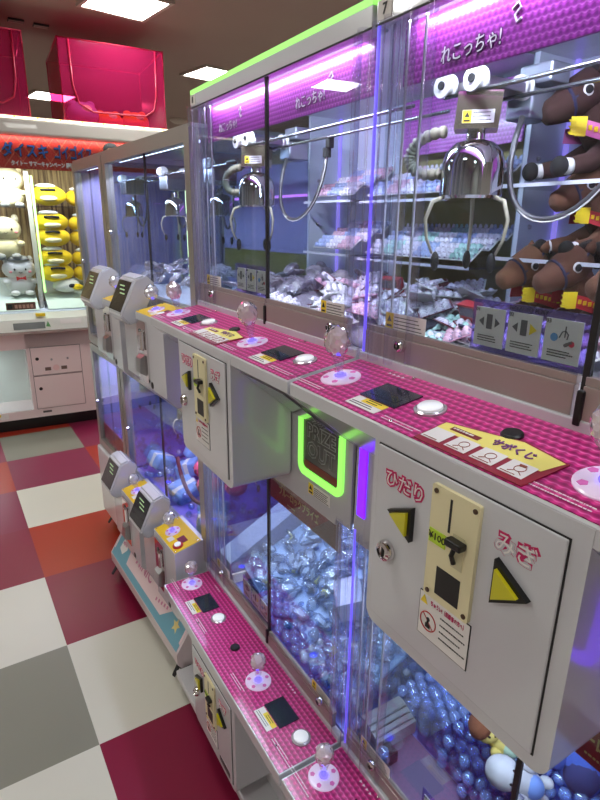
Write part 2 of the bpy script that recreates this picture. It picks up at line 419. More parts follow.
def warn_label(parent, y0, y1, z0, z1, x, seed=1):
    """white label with a yellow warning square at its far end and small print"""
    c = MB().box(x - 0.0008, x, y0, y1, z0, z1).build('warning_label', M_paper, parent)
    q = (z1 - z0)
    MB().box(x - 0.0011, x - 0.0006, y1 - q * 0.75, y1 - 0.0005, z0 + 0.0005, z1 - 0.0005).build('warning_sign', M_ylab, c)
    k = MB(); yy = y1 - q * 0.38; zz = z0 + q * 0.55
    k.prism([(x - 0.0011, yy - q * 0.22, zz - q * 0.1), (x - 0.0011, yy + q * 0.22, zz - q * 0.1), (x - 0.0011, yy, zz + q * 0.3)], (-0.0003, 0, 0))
    k.box(x - 0.0014, x - 0.001, yy - q * 0.25, yy + q * 0.25, z0 + q * 0.12, z0 + q * 0.26)
    fine_lines(k, (x - 0.001, y1 - q * 0.85, z1 - q * 0.25), *FR, (y1 - y0) - q, max(2, int(q / 0.005)), q / max(2, int(q / 0.005)) * 0.85, 0.0013, seed)
    k.build('fine_print', M_ink, c)
    return c
def claw_part(parent, c, s=1.0, fingers=3, a0=0.5, name='claw', hose=True, stem=0.0):
    """chrome bell claw with curved cream fingers; c = centre of the bell's lower rim"""
    c = Vector(c)
    b = MB().lathe([(0.040, 0), (0.043, 0.004), (0.0425, 0.045), (0.039, 0.060), (0.028, 0.072), (0.013, 0.077), (0.012, 0.095), (0, 0.096)], (0, 0, 0), (0, 0, 1), 28)
    for v in b.bm.verts: v.co = v.co * s + c
    d = b.build(name, M_chrome, parent, True, angle=35)
    for k in range(fingers):
        t = a0 + 2 * math.pi * k / fingers; e = Vector((math.cos(t), math.sin(t), 0)); z = Vector((0, 0, 1))
        pts = [e * 0.034 + z * 0.004, e * 0.055 - z * 0.004, e * 0.064 - z * 0.028, e * 0.060 - z * 0.055, e * 0.050 - z * 0.075]
        MB().tube([p * s + c for p in pts], [0.0028 * s, 0.0032 * s, 0.0028 * s, 0.0023 * s, 0.002 * s], 8).build('finger', M_grey_rubber, d, True)
        tp = c + (e * 0.045 - z * 0.086) * s
        MB().ell(tp, (0.006 * s, 0.006 * s, 0.014 * s), 10, 8).build('finger_tip', M_rubber, d, True)
    return d
def coil(p0, p1, bend, r, turns, rt, n=14):
    """points of a coiled hose that follows a sagging line"""
    p0, p1, bend = Vector(p0), Vector(p1), Vector(bend); out = []
    N = turns * n
    for i in range(N + 1):
        t = i / N; p = (1 - t) ** 2 * p0 + 2 * t * (1 - t) * bend + t * t * p1
        tg = (2 * (1 - t) * (bend - p0) + 2 * t * (p1 - bend)).normalized(); a = tg.orthogonal().normalized()
        a = (Vector((0, 0, 1)) - tg * tg.z); a = a.normalized() if a.length > 0.05 else Vector((1, 0, 0)); b = tg.cross(a)
        th = 2 * math.pi * turns * t
        out.append(p + (a * math.cos(th) + b * math.sin(th)) * r)
    return out
def bez(p0, p1, p2, p3, n=14):
    p0, p1, p2, p3 = map(Vector, (p0, p1, p2, p3))
    return [(1 - t) ** 3 * p0 + 3 * t * (1 - t) ** 2 * p1 + 3 * t * t * (1 - t) * p2 + t ** 3 * p3 for t in [i / n for i in range(n + 1)]]

# ================================================================== the large white two-level machine
UW = 0.735            # width of one unit along the row
XG = 0.577            # plane of the glass fronts
XF = 0.434            # front of the upper console
XL = 0.419            # front of the lower console
XB = 1.03             # inner back wall
def ud(x): return 1.26 + 0.168 * (x - XF)
def door_cabinet(P, xf, y0, y1, z0, z1, up, full=True):
    cab = MB()
    pts = rrect(y0, y1, z0, z1, 0.02, 5, (1, 1, 0, 0))
    cab.prism([(xf, a, b) for a, b in pts], (XG - 0.006 - xf, 0, 0))
    body = cab.build('coin_cabinet', M_white, P, True, angle=30)
    dy0, dy1, dz0, dz1 = y0 + 0.018, y1 - 0.010, z0 + 0.018, z1 - (0.018 if up else 0.008)
    if not up: dz0 = z0 + 0.016
    MB().box(xf - 0.0012, xf + 0.001, dy0, dy1, dz0, dz1).build('door_seam', M_seam, body)
    dr = MB().box(xf - 0.0035, xf + 0.0005, dy0 + 0.0016, dy1 - 0.0016, dz0 + 0.0016, dz1 - 0.0016, bev=0.0012).build('door', M_white, P)
    X = xf - 0.0037
    W_, H_ = (dy1 - dy0), (dz1 - dz0)
    def py(f): return dy1 - f * W_          # f: 0 far edge .. 1 near edge
    def pz(f): return dz0 + f * H_
    s = 1.0 if up else 0.93
    # words: left and right
    for word, f, g, sz in (('ひだり', 0.205, 0.842, 0.024), ('みぎ', 0.808, 0.842, 0.025)):
        text(word, sz * s, (X, py(f), pz(g)), *FR, M_pink, dr, 'lettering', 0.0003, 0.0023)
        text(word, sz * s, (X - 0.0006, py(f), pz(g)), *FR, M_paper, dr, 'lettering', 0.0003, -0.0001)
    # triangle buttons
    for f0, g0, d in ((0.124, 0.675, 1), (0.742, 0.675, -1)):
        y, z = py(f0) , pz(g0)
        if d == 1: tri = [(y, z), (y - 0.044, z + 0.026), (y - 0.044, z - 0.026)]
        else: tri = [(y, z + 0.026), (y - 0.044, z), (y, z - 0.026)]
        if d == 1: tri = [(y, z + 0.004), (y - 0.042, z + 0.024), (y - 0.042, z - 0.022)]
        else: tri = [(y, z + 0.026), (y - 0.042, z - 0.0), (y, z - 0.026)]
        cy = sum(p[0] for p in tri) / 3; cz = sum(p[1] for p in tri) / 3
        fr = MB().prism([(X, a, b) for a, b in tri], (-0.007, 0, 0)).build('arrow_button', M_black, dr)
        sc_ = 0.68
        MB().prism([(X - 0.0065, cy + (a - cy) * sc_, cz + (b - cz) * sc_) for a, b in tri], (-0.005, 0, 0)).build('yellow_lens', M_yellow, fr)
    # cream coin plate
    a0, a1 = py(0.391), py(0.647); b0, b1 = pz(0.386), pz(0.957)
    a0, a1 = min(a0, a1), max(a0, a1)
    cp = MB().prism([(X, a, b) for a, b in rrect(a0, a1, b0, b1, 0.003, 3)], (-0.005, 0, 0)).build('coin_plate', M_cream, dr, True, angle=30)
    Xc = X - 0.0052; w_ = a1 - a0; h_ = b1 - b0
    MB().box(Xc - 0.0003, Xc + 0.001, a0 + w_ * 0.54, a0 + w_ * 0.585, b0 + h_ * 0.66, b0 + h_ * 0.94).build('coin_slot', M_black, cp)
    MB().box(Xc - 0.0003, Xc + 0.001, a0 + w_ * 0.22, a0 + w_ * 0.74, b0 + h_ * 0.07, b0 + h_ * 0.32).build('return_opening', M_black, cp)
    lv = MB().box(Xc - 0.0006, Xc + 0.001, a0 + w_ * 0.22, a0 + w_ * 0.46, b0 + h_ * 0.40, b0 + h_ * 0.68)
    lv.build('lever_recess', mat('cream_shade', (206, 196, 158), 0.5), cp)
    lv = MB().box(Xc - 0.012, Xc, a0 + w_ * 0.16, a0 + w_ * 0.50, b0 + h_ * 0.60, b0 + h_ * 0.66, bev=0.002)
    lv.tube([(Xc - 0.004, a0 + w_ * 0.34, b0 + h_ * 0.62), (Xc - 0.008, a0 + w_ * 0.36, b0 + h_ * 0.53), (Xc - 0.003, a0 + w_ * 0.37, b0 + h_ * 0.45)], 0.0028, 8)
    lv.build('return_lever', M_black, cp)
    for (u_, v_) in ((0.08, 0.95), (0.9, 0.95), (0.08, 0.05), (0.9, 0.05)):
        MB().lathe([(0.003, 0), (0.003, 0.0012), (0, 0.0014)], (Xc, a0 + w_ * u_, b0 + h_ * v_), FN, 10).build('screw', mat('dark_screw', (92, 70, 56), 0.4, 0.6), cp)
    pl = MB().box(Xc - 0.0008, Xc, a0 + w_ * 0.60, a0 + w_ * 0.97, b0 + h_ * 0.50, b0 + h_ * 0.62).build('price_label', mat('lime_sticker', (186, 216, 52), 0.5), cp)
    text('¥100', 0.0125 * s, (Xc - 0.001, a0 + w_ * 0.785, b0 + h_ * 0.56), *FR, M_ink, cp, 'price')
    # warning notice under the plate
    n0, n1 = py(0.658), py(0.360); m0, m1 = pz(0.135), pz(0.378)
    if not up: m0, m1 = pz(0.135), pz(0.375)
    nt_ = MB().box(X - 0.0008, X, n0, n1, m0, m1).build('notice', M_ink, dr)
    MB().box(X - 0.0011, X - 0.0002, n0 + 0.001, n1 - 0.001, m0 + 0.001, m1 - 0.001).build('notice_paper', M_paper, nt_)
    Xn = X - 0.0013; nh = m1 - m0; nw = n1 - n0
    MB().prism([(Xn, n1 - 0.002, m1 - nh * 0.24), (Xn, n1 - 0.014, m1 - nh * 0.24), (Xn, n1 - 0.008, m1 - nh * 0.05)], (-0.0003, 0, 0)).build('warning_triangle', M_ylab, nt_)
    text('ちゅうい!（保護者の方へ）', 0.0072 * s, (Xn, n0 + nw * 0.42, m1 - nh * 0.15), *FR, M_pink, nt_, 'lettering', 0.0003, 0.0001, 0.62)
    rg = MB(); cc = Vector((Xn, n1 - 0.017, m0 + nh * 0.40)); pts = [cc + Vector((0, math.cos(t) * 0.0125, math.sin(t) * 0.0125)) for t in [2 * math.pi * k / 24 for k in range(24)]]
    rg.tube(pts, 0.0008, 5, True); rg.tube([cc + Vector((0, 0.0088, 0.0088)), cc + Vector((0, -0.0088, -0.0088))], 0.0006, 5)
    rg.build('prohibition_ring', M_red, nt_)
    pc = MB().box(Xn - 0.0003, Xn, cc.y - 0.004, cc.y + 0.004, cc.z - 0.009, cc.z - 0.003); pc.ell((Xn, cc.y, cc.z + 0.003), (0.0004, 0.003, 0.003), 8, 6)
    pc.tube([(Xn, cc.y, cc.z + 0.001), (Xn, cc.y + 0.001, cc.z - 0.004)], 0.0016, 6)
    fine_lines(pc, (Xn, n0 + nw * 0.55, m1 - nh * 0.33), *FR, nw * 0.5, 4, nh * 0.15, 0.0016, 7)
    pc.build('fine_print', M_ink, nt_)
    lock_part(dr, (X, py(0.117), pz(0.445)), 0.0145 * s)
    if not up:
        MB().box(X - 0.0005, X + 0.001, py(0.95), py(0.70), pz(0.04), pz(0.10)).build('vent_slot', M_black, dr)
    return body
def console_station(P, y, dk, nrm, upd, seed, eg, sticker=True):
    """joystick, display, push button and stickers for one player; y: joystick's place"""
    def D(x, yy, l=0.0): return Vector((x, yy, dk(x))) + Vector(nrm) * l
    j = joystick_part(P, D(0.496, y), nrm, eg, 0.0200 if eg > 1.1 else 0.0195, 0.047, seed=seed)
    ly = y - 0.115 if eg > 1.1 else y - 0.108
    def slab(name, m, x0, x1, y0, y1, t, par, l0=0.0004):
        mb = MB(); a = [D(x0, y0, l0), D(x0, y1, l0), D(x1, y1, l0), D(x1, y0, l0)]
        mb.prism(a, Vector(nrm) * t); return mb.build(name, m, par)
    d = slab('display', M_lcd, 0.474, 0.525, ly - 0.038, ly + 0.036, 0.002, P)
    slab('display_window', mat('display_glow', (28, 44, 50), 0.1, 0, 0.5), 0.484, 0.497, ly - 0.028, ly + 0.026, 0.0006, d, 0.0025)
    by = y - 0.19
    b = MB().lathe([(0.0215, 0), (0.0215, 0.003), (0.0185, 0.0045), (0.018, 0.003), (0.017, 0.003)], D(0.503, by), nrm, 28).build('push_button', mat('button_rim', (205, 200, 205), 0.2, 0.6), P, True, angle=30)
    MB().lathe([(0.0165, 0.003), (0.0165, 0.0065), (0.014, 0.0085), (0, 0.0095)], D(0.503, by), nrm, 28).build('button_cap', M_btn, b, True, angle=40)
    st = slab('warning_sticker', M_paper, 0.446, 0.472, ly - 0.030, ly + 0.034, 0.0006, P)
    slab('yellow_field', M_ylab, 0.460, 0.472, ly - 0.030, ly + 0.016, 0.0003, st, 0.0011)
    ln = MB(); fine_lines(ln, D(0.4555, ly + 0.030, 0.0012), (0, -1, 0), upd, 0.05, 2, 0.005, 0.0014, seed)
    fine_lines(ln, D(0.468, ly + 0.008, 0.0016), (0, -1, 0), upd, 0.03, 2, 0.005, 0.0016, seed + 9); ln.build('fine_print', M_ink, st)
    # white printed lines at the console's front edge
    wl = MB()
    fine_lines(wl, D(0.452, y + 0.055, 0.0006), (0, -1, 0), upd, 0.075, 2, 0.006, 0.0016, seed + 2)
    wl.build('printed_line', mat('white_print', (240, 225, 235), 0.5), P)
    wl = MB(); fine_lines(wl, D(0.452, by + 0.03, 0.0006), (0, -1, 0), upd, 0.075, 2, 0.006, 0.0016, seed + 3)
    wl.build('printed_line', MATS['white_print'], P)
    wl = MB()
    for q in range(4): wl.prism([D(0.552, y - 0.045 - q * 0.01, 0.0006), D(0.555, y - 0.051 - q * 0.01, 0.0006), D(0.558, y - 0.045 - q * 0.01, 0.0006)], Vector(nrm) * 0.0003)
    wl.build('printed_line', MATS['white_print'], P)
    for (sx_, sy_) in ((0.447, by + 0.012), (0.565, by + 0.10)):
        MB().lathe([(0.003, 0), (0.0028, 0.0014), (0, 0.002)], D(sx_, sy_), nrm, 10).build('screw', M_chrome, P, True)

def big_unit():
    P = empty('crane_game', (0.8, UW / 2, 0))
    global OFF
    OFF = Vector((0.8, UW / 2, 0))
    Y0, Y1 = 0.0, UW - 0.004
    # ---- carcass
    s_ = MB()
    s_.box(0.52, 1.06, Y0, Y1, 0.04, 0.40); s_.build('base_cabinet', M_white2, P)
    B('kick_shelf', M_white2, P, 0.44, 0.53, Y0, Y1, 0.06, 0.085, bev=0.003)
    B('back_wall', M_panel, P, XB, 1.06, Y0, Y1, 0.40, 1.80)
    B('playfield', mat('blue_floor', (120, 150, 235), 0.5), P, XG + 0.012, XB, Y0 + 0.004, Y1 - 0.004, 0.40, 0.432)
    B('middle_deck', M_white2, P, XG + 0.006, XB, Y0, Y1, 1.18, 1.283)
    B('lower_ceiling', mat('chamber_ceiling', (170, 165, 190), 0.5), P, XG + 0.006, XB, Y0, Y1, 0.955, 0.975)
    B('roof', M_white2, P, XG, 1.06, Y0, Y1, 1.79, 1.802)
    h_ = MB().box(XG - 0.004, XG + 0.028, Y0, Y1, 1.772, 1.803, bev=0.002).build('header', M_white, P)
    B('light_strip', M_lime, P, XG - 0.003, XG + 0.03, Y0 + 0.002, Y1, 1.8035, 1.8135)
    B('header_seam', M_seam, h_, XG - 0.0045, XG - 0.0035, Y0, Y1, 1.7715, 1.7745)
    # ---- purple boards behind the top of the glass
    bd = B('purple_board', M_board, P, 0.604, 0.609, Y0 + 0.03, Y1 - 0.03, 1.693, 1.788)
    M_logo = mat('logo_white', (236, 226, 240), 0.4)
    for yy in (0.575, 0.215):
        text('れこっちゃ!', 0.024, (0.6032, yy, 1.716), (0, -1, 0.02), (0, 0, 1), mat('logo_dark', (96, 30, 110), 0.5), bd, 'lettering', 0.0003, 0.0012, 0.8)
        text('れこっちゃ!', 0.024, (0.6026, yy, 1.716), (0, -1, 0.02), (0, 0, 1), M_logo, bd, 'lettering', 0.0003, 0.0, 0.8)
        st = MB(); st.tube([(0.6028, yy - 0.062, 1.742), (0.6028, yy - 0.070, 1.747), (0.6028, yy - 0.074, 1.741), (0.6028, yy - 0.066, 1.735), (0.6028, yy - 0.070, 1.727), (0.6028, yy - 0.076, 1.730)], 0.0014, 6)
        st.build('swirl', M_logo, bd)
    B('back_board', M_board, P, 0.99, 0.995, 0.05, 0.40, 1.66, 1.78)
    # ---- upper console
    z0 = 1.234
    c_ = MB().prism([(XF, Y0, 1.238), (XF, Y0, 1.257), (XF + 0.002, Y0, 1.2595), (XG + 0.004, Y0, ud(XG + 0.004) - 0.0006), (XG + 0.004, Y0, 1.116)], (0, Y1 - Y0, 0))
    cu = c_.build('upper_console', M_white, P)
    N_ = Vector((-0.168, 0, 1)).normalized(); U_ = Vector((1, 0, 0.168))
    f_ = MB().prism([(XF + 0.002, Y0 + 0.003, ud(XF + 0.002) - 0.0006), (XG - 0.006, Y0 + 0.003, ud(XG - 0.006) - 0.0006), (XG - 0.006, Y0 + 0.003, ud(XG - 0.006) + 0.0004), (XF + 0.002, Y0 + 0.003, ud(XF + 0.002) + 0.0004)], (0, Y1 - Y0 - 0.007, 0))
    f_.build('pink_film', M_film, cu)
    B('rear_lip', M_white, P, XG - 0.008, XG + 0.006, Y0, Y1, 1.276, 1.2965, bev=0.002)
    # ---- lower console
    cl = B('lower_console', M_white, P, XL, XG + 0.004, Y0, Y1, 0.392, 0.4245, bev=0.002)
    B('pink_film', M_film, cl, XL + 0.003, XG - 0.010, Y0 + 0.003, Y1 - 0.004, 0.4243, 0.4254)
    B('rear_lip', M_white, P, XG - 0.010, XG + 0.006, Y0, Y1, 0.40, 0.436, bev=0.002)
    zf = lambda x: 0.4254; uf = lambda x: ud(x) + 0.0004
    console_station(P, 0.247, uf, N_, U_, 3, 1.2); console_station(P, 0.680, uf, N_, U_, 4, 1.2)
    console_station(P, 0.240, zf, (0, 0, 1), (1, 0, 0), 5, 1.05); console_station(P, 0.690, zf, (0, 0, 1), (1, 0, 0), 6, 1.05)
    for dk, nn in ((uf, N_), (zf, Vector((0, 0, 1)))):
        pp = Vector((0.515 if dk is uf else 0.495, 0.372, dk(0.515)))
        MB().lathe([(0.013, 0), (0.013, 0.003), (0.011, 0.005), (0, 0.0055)], pp, nn, 20).build('hole_cap', M_black, P, True, angle=40)
    # ---- card lying on the upper console
    def D(x, yy, l=0.0): return Vector((x, yy, uf(x))) + N_ * l
    outline = [(0.437, 0.448), (0.437, 0.297), (0.500, 0.290), (0.511, 0.350), (0.503, 0.380), (0.490, 0.448)]
    cd = MB().prism([D(a, b, 0.0004) for a, b in outline], N_ * 0.0016).build('promotional_card', mat('crimson_print', (150, 28, 50), 0.35, 0, 0.5), P)
    cd['label'] = 'laminated red and yellow card with four white panels'
    MB().prism([D(a, b, 0.0021) for a, b in [(0.470, 0.446), (0.470, 0.301), (0.498, 0.293), (0.508, 0.350), (0.501, 0.380), (0.488, 0.446)]], N_ * 0.0003).build('yellow_band', mat('pale_yellow_print', (240, 226, 120), 0.4), cd)
    for k in range(4):
        yy = 0.430 - k * 0.037
        pn = MB().prism([D(0.445, yy + 0.015, 0.0024), D(0.445, yy - 0.015, 0.0024), D(0.472, yy - 0.015, 0.0024), D(0.472, yy + 0.015, 0.0024)], N_ * 0.0003).build('white_panel', M_paper, cd)
        g = MB()
        if k:
            cpt = D(0.460, yy - 0.002, 0.003)
            g.tube([cpt + Vector((math.cos(t) * 0.006, math.sin(t) * 0.006, 0.168 * math.cos(t) * 0.006)) for t in [2 * math.pi * q / 14 for q in range(14)]], 0.0005, 4, True)
            g.tube([cpt + Vector((-0.006, 0.003, -0.001)), cpt + Vector((-0.010, 0.008, -0.0016))], 0.0005, 4)
            g.tube([cpt + Vector((-0.006, -0.003, -0.001)), cpt + Vector((-0.010, -0.008, -0.0016))], 0.0005, 4)
            if k == 3: g.tube([cpt + Vector((0.005, 0.004, 0.001)), cpt + Vector((0.006, -0.003, 0.001))], 0.0018, 5)
        else:
            pass
        fine_lines(g, D(0.4465, yy + 0.012, 0.003), (0, -1, 0), U_, 0.022, 1, 0.004, 0.0012, k)
        g.build('drawing', mat('brown_ink', (150, 70, 50), 0.5), cd)
    tb = MB().prism([D(0.477, 0.430, 0.0026), D(0.477, 0.388, 0.0026), D(0.485, 0.388, 0.0026), D(0.485, 0.430, 0.0026)], N_ * 0.0004).build('title_strip', mat('dark_red_print', (120, 20, 34), 0.5), cd)
    text('サポくじ', 0.0155, D(0.486, 0.347, 0.0034), (0, -1, 0), U_, mat('logo_purple', (120, 60, 130), 0.4), cd, 'lettering', 0.0003, 0.0004, 0.9)
    ln = MB(); fine_lines(ln, D(0.480, 0.427, 0.0034), (0, -1, 0), U_, 0.036, 1, 0.004, 0.0026, 4); ln.build('fine_print', M_paper, cd)
    # ---- cabinets with the coin doors
    door_cabinet(P, XF - 0.0006, 0.219, 0.513, 0.968, 1.2555, True)
    MB().prism([(0.440, 0.025, 1.2315), (0.440, 0.190, 1.2315), (0.560, 0.190, 1.1295), (0.560, 0.025, 1.1295)], (-0.001, 0, -0.0014)).build('skirt_plate', mat('glossy_plate', (150, 146, 158), 0.06, 0.5), P)
    door_cabinet(P, XL, 0.215, 0.495, 0.125, 0.394, False)
    # ---- prize-out panel between the levels
    pp = MB().box(XG - 0.002, XG + 0.004, Y0 + 0.002, 0.050, 0.945, 1.232)
    pp.box(XG - 0.002, XG + 0.004, 0.050, 0.700, 0.932, 1.232)
    pn = pp.build('prize_panel', M_greyp, P)
    pf = MB(); ring(pf, rrect(0.026, 0.185, 0.998, 1.162, 0.022), rrect(0.040, 0.171, 1.013, 1.147, 0.012), XG - 0.008, XG - 0.001)
    pf.build('green_frame', M_green, P, True, angle=30)
    w_ = MB().prism([(XG - 0.0025, a, b) for a, b in rrect(0.040, 0.171, 1.013, 1.147, 0.012)], (-0.0012, 0, 0)).build('prize_window', mat('smoked_window', (86, 84, 78), 0.12, 0, 0.4), P)
    text('PRIZE', 0.040, (XG - 0.0045, 0.105, 1.100), *FR, mat('grey_letter', (190, 192, 188), 0.4), w_, 'lettering', 0.0004, 0.0022)
    text('OUT', 0.046, (XG - 0.0045, 0.105, 1.060), *FR, MATS['grey_letter'], w_, 'lettering', 0.0004, 0.0022)
    text('PRIZE', 0.040, (XG - 0.0054, 0.105, 1.100), *FR, mat('dark_letter', (70, 68, 64), 0.4), w_, 'lettering', 0.0002, 0.0004)
    text('OUT', 0.046, (XG - 0.0054, 0.105, 1.060), *FR, MATS['dark_letter'], w_, 'lettering', 0.0002, 0.0004)
    B('red_edge', mat('dull_red', (128, 36, 30), 0.4), w_, XG - 0.0045, XG - 0.0035, 0.046, 0.165, 1.016, 1.032)
    warn_label(P, 0.070, 0.150, 0.960, 0.985, XG - 0.002, 5)
    B('violet_lamp', M_purple, P, XG - 0.006, XG - 0.002, 0.698, 0.720, 0.990, 1.135, bev=0.0015)
    B('corner_panel', M_greyp, P, XG - 0.002, XG + 0.004, 0.7005, Y1, 0.932, 1.232)
    # ---- glass fronts: rail, panes, locks (upper and lower)
    for (z0, z1, zt, lvl) in ((1.285, 1.345, 1.775, 'upper'), (0.434, 0.474, 0.955, 'lower')):
        r1 = B('rail', M_bronze, P, XG - 0.002, XG + 0.008, 0.345, Y1 - 0.004, z0, z1 - 0.012, bev=0.001)
        B('rail_ledge', M_bronze, r1, XG + 0.0, XG + 0.010, 0.345, Y1 - 0.004, z1 - 0.0115, z1 - 0.002, bev=0.0005)
        r2 = B('rail', M_bronze, P, XG - 0.006, XG + 0.004, 0.030, 0.332, z0, z1 - 0.010, bev=0.001)
        B('rail_ledge', M_bronze, r2, XG - 0.004, XG + 0.006, 0.030, 0.332, z1 - 0.0095, z1, bev=0.0005)
        B('glass_pane', M_glass, P, XG + 0.004, XG + 0.007, 0.338, Y1 - 0.005, z1 - 0.002, zt)
        B('glass_pane', M_glass, P, XG - 0.001, XG + 0.002, 0.030, 0.340, z1, zt)
        B('pane_edge', M_seam, P, XG - 0.0015, XG + 0.004, 0.330, 0.338, z0 + 0.01, zt)
        B('pane_grip', M_black, P, XG - 0.010, XG - 0.002, 0.328, 0.337, z0 + 0.004, z0 + 0.045, bev=0.002)
        lock_part(P, (XG - 0.002, 0.632, z0 + 0.038), 0.0105); lock_part(P, (XG - 0.006, 0.075, z0 + 0.038), 0.0105)
        # instruction cards in their violet holder
        zc = z1 + 0.030
        hd = B('card_holder', M_purplep, P, XG + 0.010, XG + 0.0115, 0.345, 0.510, z1 - 0.004, z1 + 0.064)
        text('HOW TO PLAY', 0.008, (XG + 0.0095, 0.425, z1 + 0.059), *FR, M_ink, hd, 'lettering')
        for k in range(3): card_art(P, 0.480 - k * 0.0525, zc, XG + 0.0095, 0.047, 0.050, k + 1)
        warn_label(P, 0.590, 0.680, z1 - 0.001, z1 + 0.024, XG + 0.004, 8)
        warn_label(P, 0.045, 0.120, z1 - 0.001, z1 + 0.022, XG - 0.001, 9)
    # ---- clear corner columns with violet light line
    for (z0, z1) in ((1.29, 1.775), (0.43, 0.955)):
        for yy, rr in ((0.618, 0.007), (0.655, 0.010), (0.692, 0.012), (0.722, 0.010), (0.016, 0.010), (0.038, 0.007)):
            MB().tube([(XG - 0.006 + (0.006 if 0.03 < yy < 0.65 else 0.0), yy, z0), (XG - 0.006 + (0.006 if 0.03 < yy < 0.65 else 0.0), yy, z1)], rr, 16, caps=False).build('clear_column', M_tube, P, True)
        MB().tube([(XG - 0.002, 0.7255, z0), (XG - 0.002, 0.7255, z1)], 0.0026, 8).build('light_line', M_lilac, P, True)
        for yy in (0.640, 0.675, 0.706): B('column_edge', mat('clear_edge', (214, 214, 222), 0.15, 0.3), P, XG + 0.010, XG + 0.013, yy, yy + 0.003, z0, z1)
    # ---- inside: divider, bolts, shelves, light strips
    for (z0, z1) in ((1.283, 1.79), (0.432, 0.955)):
        B('side_glass', M_glass, P, 0.60, 0.925, Y1 - 0.003, Y1 - 0.0005, z0, z1)
        B('white_upright', M_panel, P, 0.925, 1.03, Y1 - 0.012, Y1 - 0.0005, z0, z1)
        B('light_line', emis('pale_lilac_led', (160, 140, 240), 0.9), P, 1.020, 1.027, Y1 - 0.022, Y1 - 0.015, z0, z1)
        MB().box(0.615, 0.635, Y0 + 0.06, Y1 - 0.06, z1 - 0.012, z1 - 0.004).build('strip_lamp', M_wled, P)
    for (x_, z_) in ((0.955, 1.50), (0.985, 1.47), (0.955, 1.62), (0.99, 1.60)):
        MB().lathe([(0.005, 0), (0.004, 0.003), (0, 0.004)], (x_, Y1 - 0.012, z_), (0, -1, 0), 10).build('bolt', M_steel, P, True)
    # ---- crane gantry above the upper playfield
    for xx in (0.690, 0.770):
        MB().tube([(xx, Y0 + 0.03, 1.688), (xx, Y1 - 0.03, 1.688)], 0.0032, 10).build('gantry_rod', mat('pale_rod', (170, 170, 172), 0.22, 0.9), P, True)
    tr = MB().box(0.80, 0.86, 0.625, 0.675, 1.662, 1.705, bev=0.004); tr.box(0.805, 0.85, 0.600, 0.66, 1.709, 1.738, bev=0.004)
    tr.build('gantry_motor', mat('motor_grey', (150, 156, 170), 0.35, 0.6), P)
    B('carriage', M_steel, P, 0.700, 0.792, 0.625, 0.70, 1.694, 1.708, bev=0.002)
    for (xx, yy) in ((0.690, 0.700), (0.690, 0.640), (0.790, 0.700), (0.790, 0.640)):
        wl = MB().lathe([(0.017, -0.009), (0.0175, -0.006), (0.015, -0.003), (0.015, 0.003), (0.0175, 0.006), (0.017, 0.009)], (xx, yy, 1.704), (1, 0, 0.0), 20).build('roller', mat('nylon_white', (222, 222, 220), 0.35), P, True, angle=35)
        MB().lathe([(0.006, -0.012), (0.006, 0.012)], (xx, yy, 1.704), (1, 0, 0), 12).build('axle', M_rubber, wl)
    bx = MB().prism([(-0.027, -0.031, 1.640), (0.027, -0.031, 1.640), (0.030, -0.034, 1.690), (-0.030, -0.034, 1.690)], (0, 0.064, 0))
    rz_ = Matrix.Rotation(R(42), 3, 'Z')
    def put(o_):
        for v in o_.data.vertices: v.co = rz_ @ (v.co + OFF) + Vector((0.722, 0.660, 0)) - OFF
        for c_ in o_.children: put(c_)
        return o_
    bx = bx.build('claw_box', mat('mirror_plate', (205, 190, 170), 0.12, 0.9), P)
    warn_label(bx, -0.024, 0.022, 1.647, 1.665, -0.0278, 12); put(bx)
    cw = claw_part(P, (0.722, 0.660, 1.541), 1.12, 3, 2.75)
    MB().tube([(0.722, 0.660, 1.63), (0.722, 0.660, 1.665)], 0.010, 12).build('lift_rod', M_steel, cw)
    _hp = bez((0.690, 0.695, 1.640), (0.67, 0.775, 1.640), (0.67, 0.775, 1.570), (0.695, 0.705, 1.580), 60)
    MB().tube(_hp, [0.0095 if q % 4 < 2 else 0.0074 for q in range(61)], 12).build('coiled_hose', M_grey_rubber, cw, True)
    hk = MB().box(0.80, 0.815, 0.440, 0.456, 1.672, 1.70, bev=0.002); hk.lathe([(0.010, 0), (0.010, 0.02)], (0.80, 0.448, 1.672), (0, 0, -1), 12); hk.build('cable_bracket', M_rubber, P)
    MB().tube(bez((0.80, 0.64, 1.665), (0.74, 0.66, 1.46), (0.80, 0.48, 1.46), (0.80, 0.448, 1.66), 18), 0.0046, 8).build('hanging_cable', M_cable, P, True)
    MB().tube(bez((0.80, 0.637, 1.665), (0.735, 0.657, 1.455), (0.795, 0.475, 1.455), (0.797, 0.443, 1.66), 18), 0.0013, 6).build('hanging_cable', M_paper, P, True)
    # ---- lower chamber gantry and claw
    for xx in (0.70, 0.78): MB().tube([(xx, Y0 + 0.03, 0.925), (xx, Y1 - 0.03, 0.925)], 0.004, 8).build('gantry_rod', MATS['pale_rod'], P, True)
    B('carriage', M_steel, P, 0.69, 0.79, 0.60, 0.66, 0.915, 0.945, bev=0.002)
    cw = claw_part(P, (0.74, 0.63, 0.815), 0.95, 3, 1.2)
    MB().tube([(0.74, 0.63, 0.89), (0.74, 0.63, 0.925)], 0.009, 12).build('lift_rod', M_steel, cw)
    # lower red banner inside the glass
    bn = B('red_banner', mat('banner_red', (150, 22, 34), 0.45, 0, 0, None, 0, 0.4, 40), P, XG + 0.012, XG + 0.014, 0.05, 0.345, 0.862, 0.931)
    MB().prism([(XG + 0.0112, 0.16, 0.862), (XG + 0.0112, 0.05, 0.862), (XG + 0.0112, 0.05, 0.931), (XG + 0.0112, 0.075, 0.931)], (0.0006, 0, 0)).build('faded_panel', mat('faded_red', (126, 70, 70), 0.5, 0, 0, None, 0, 0.3, 50), bn)
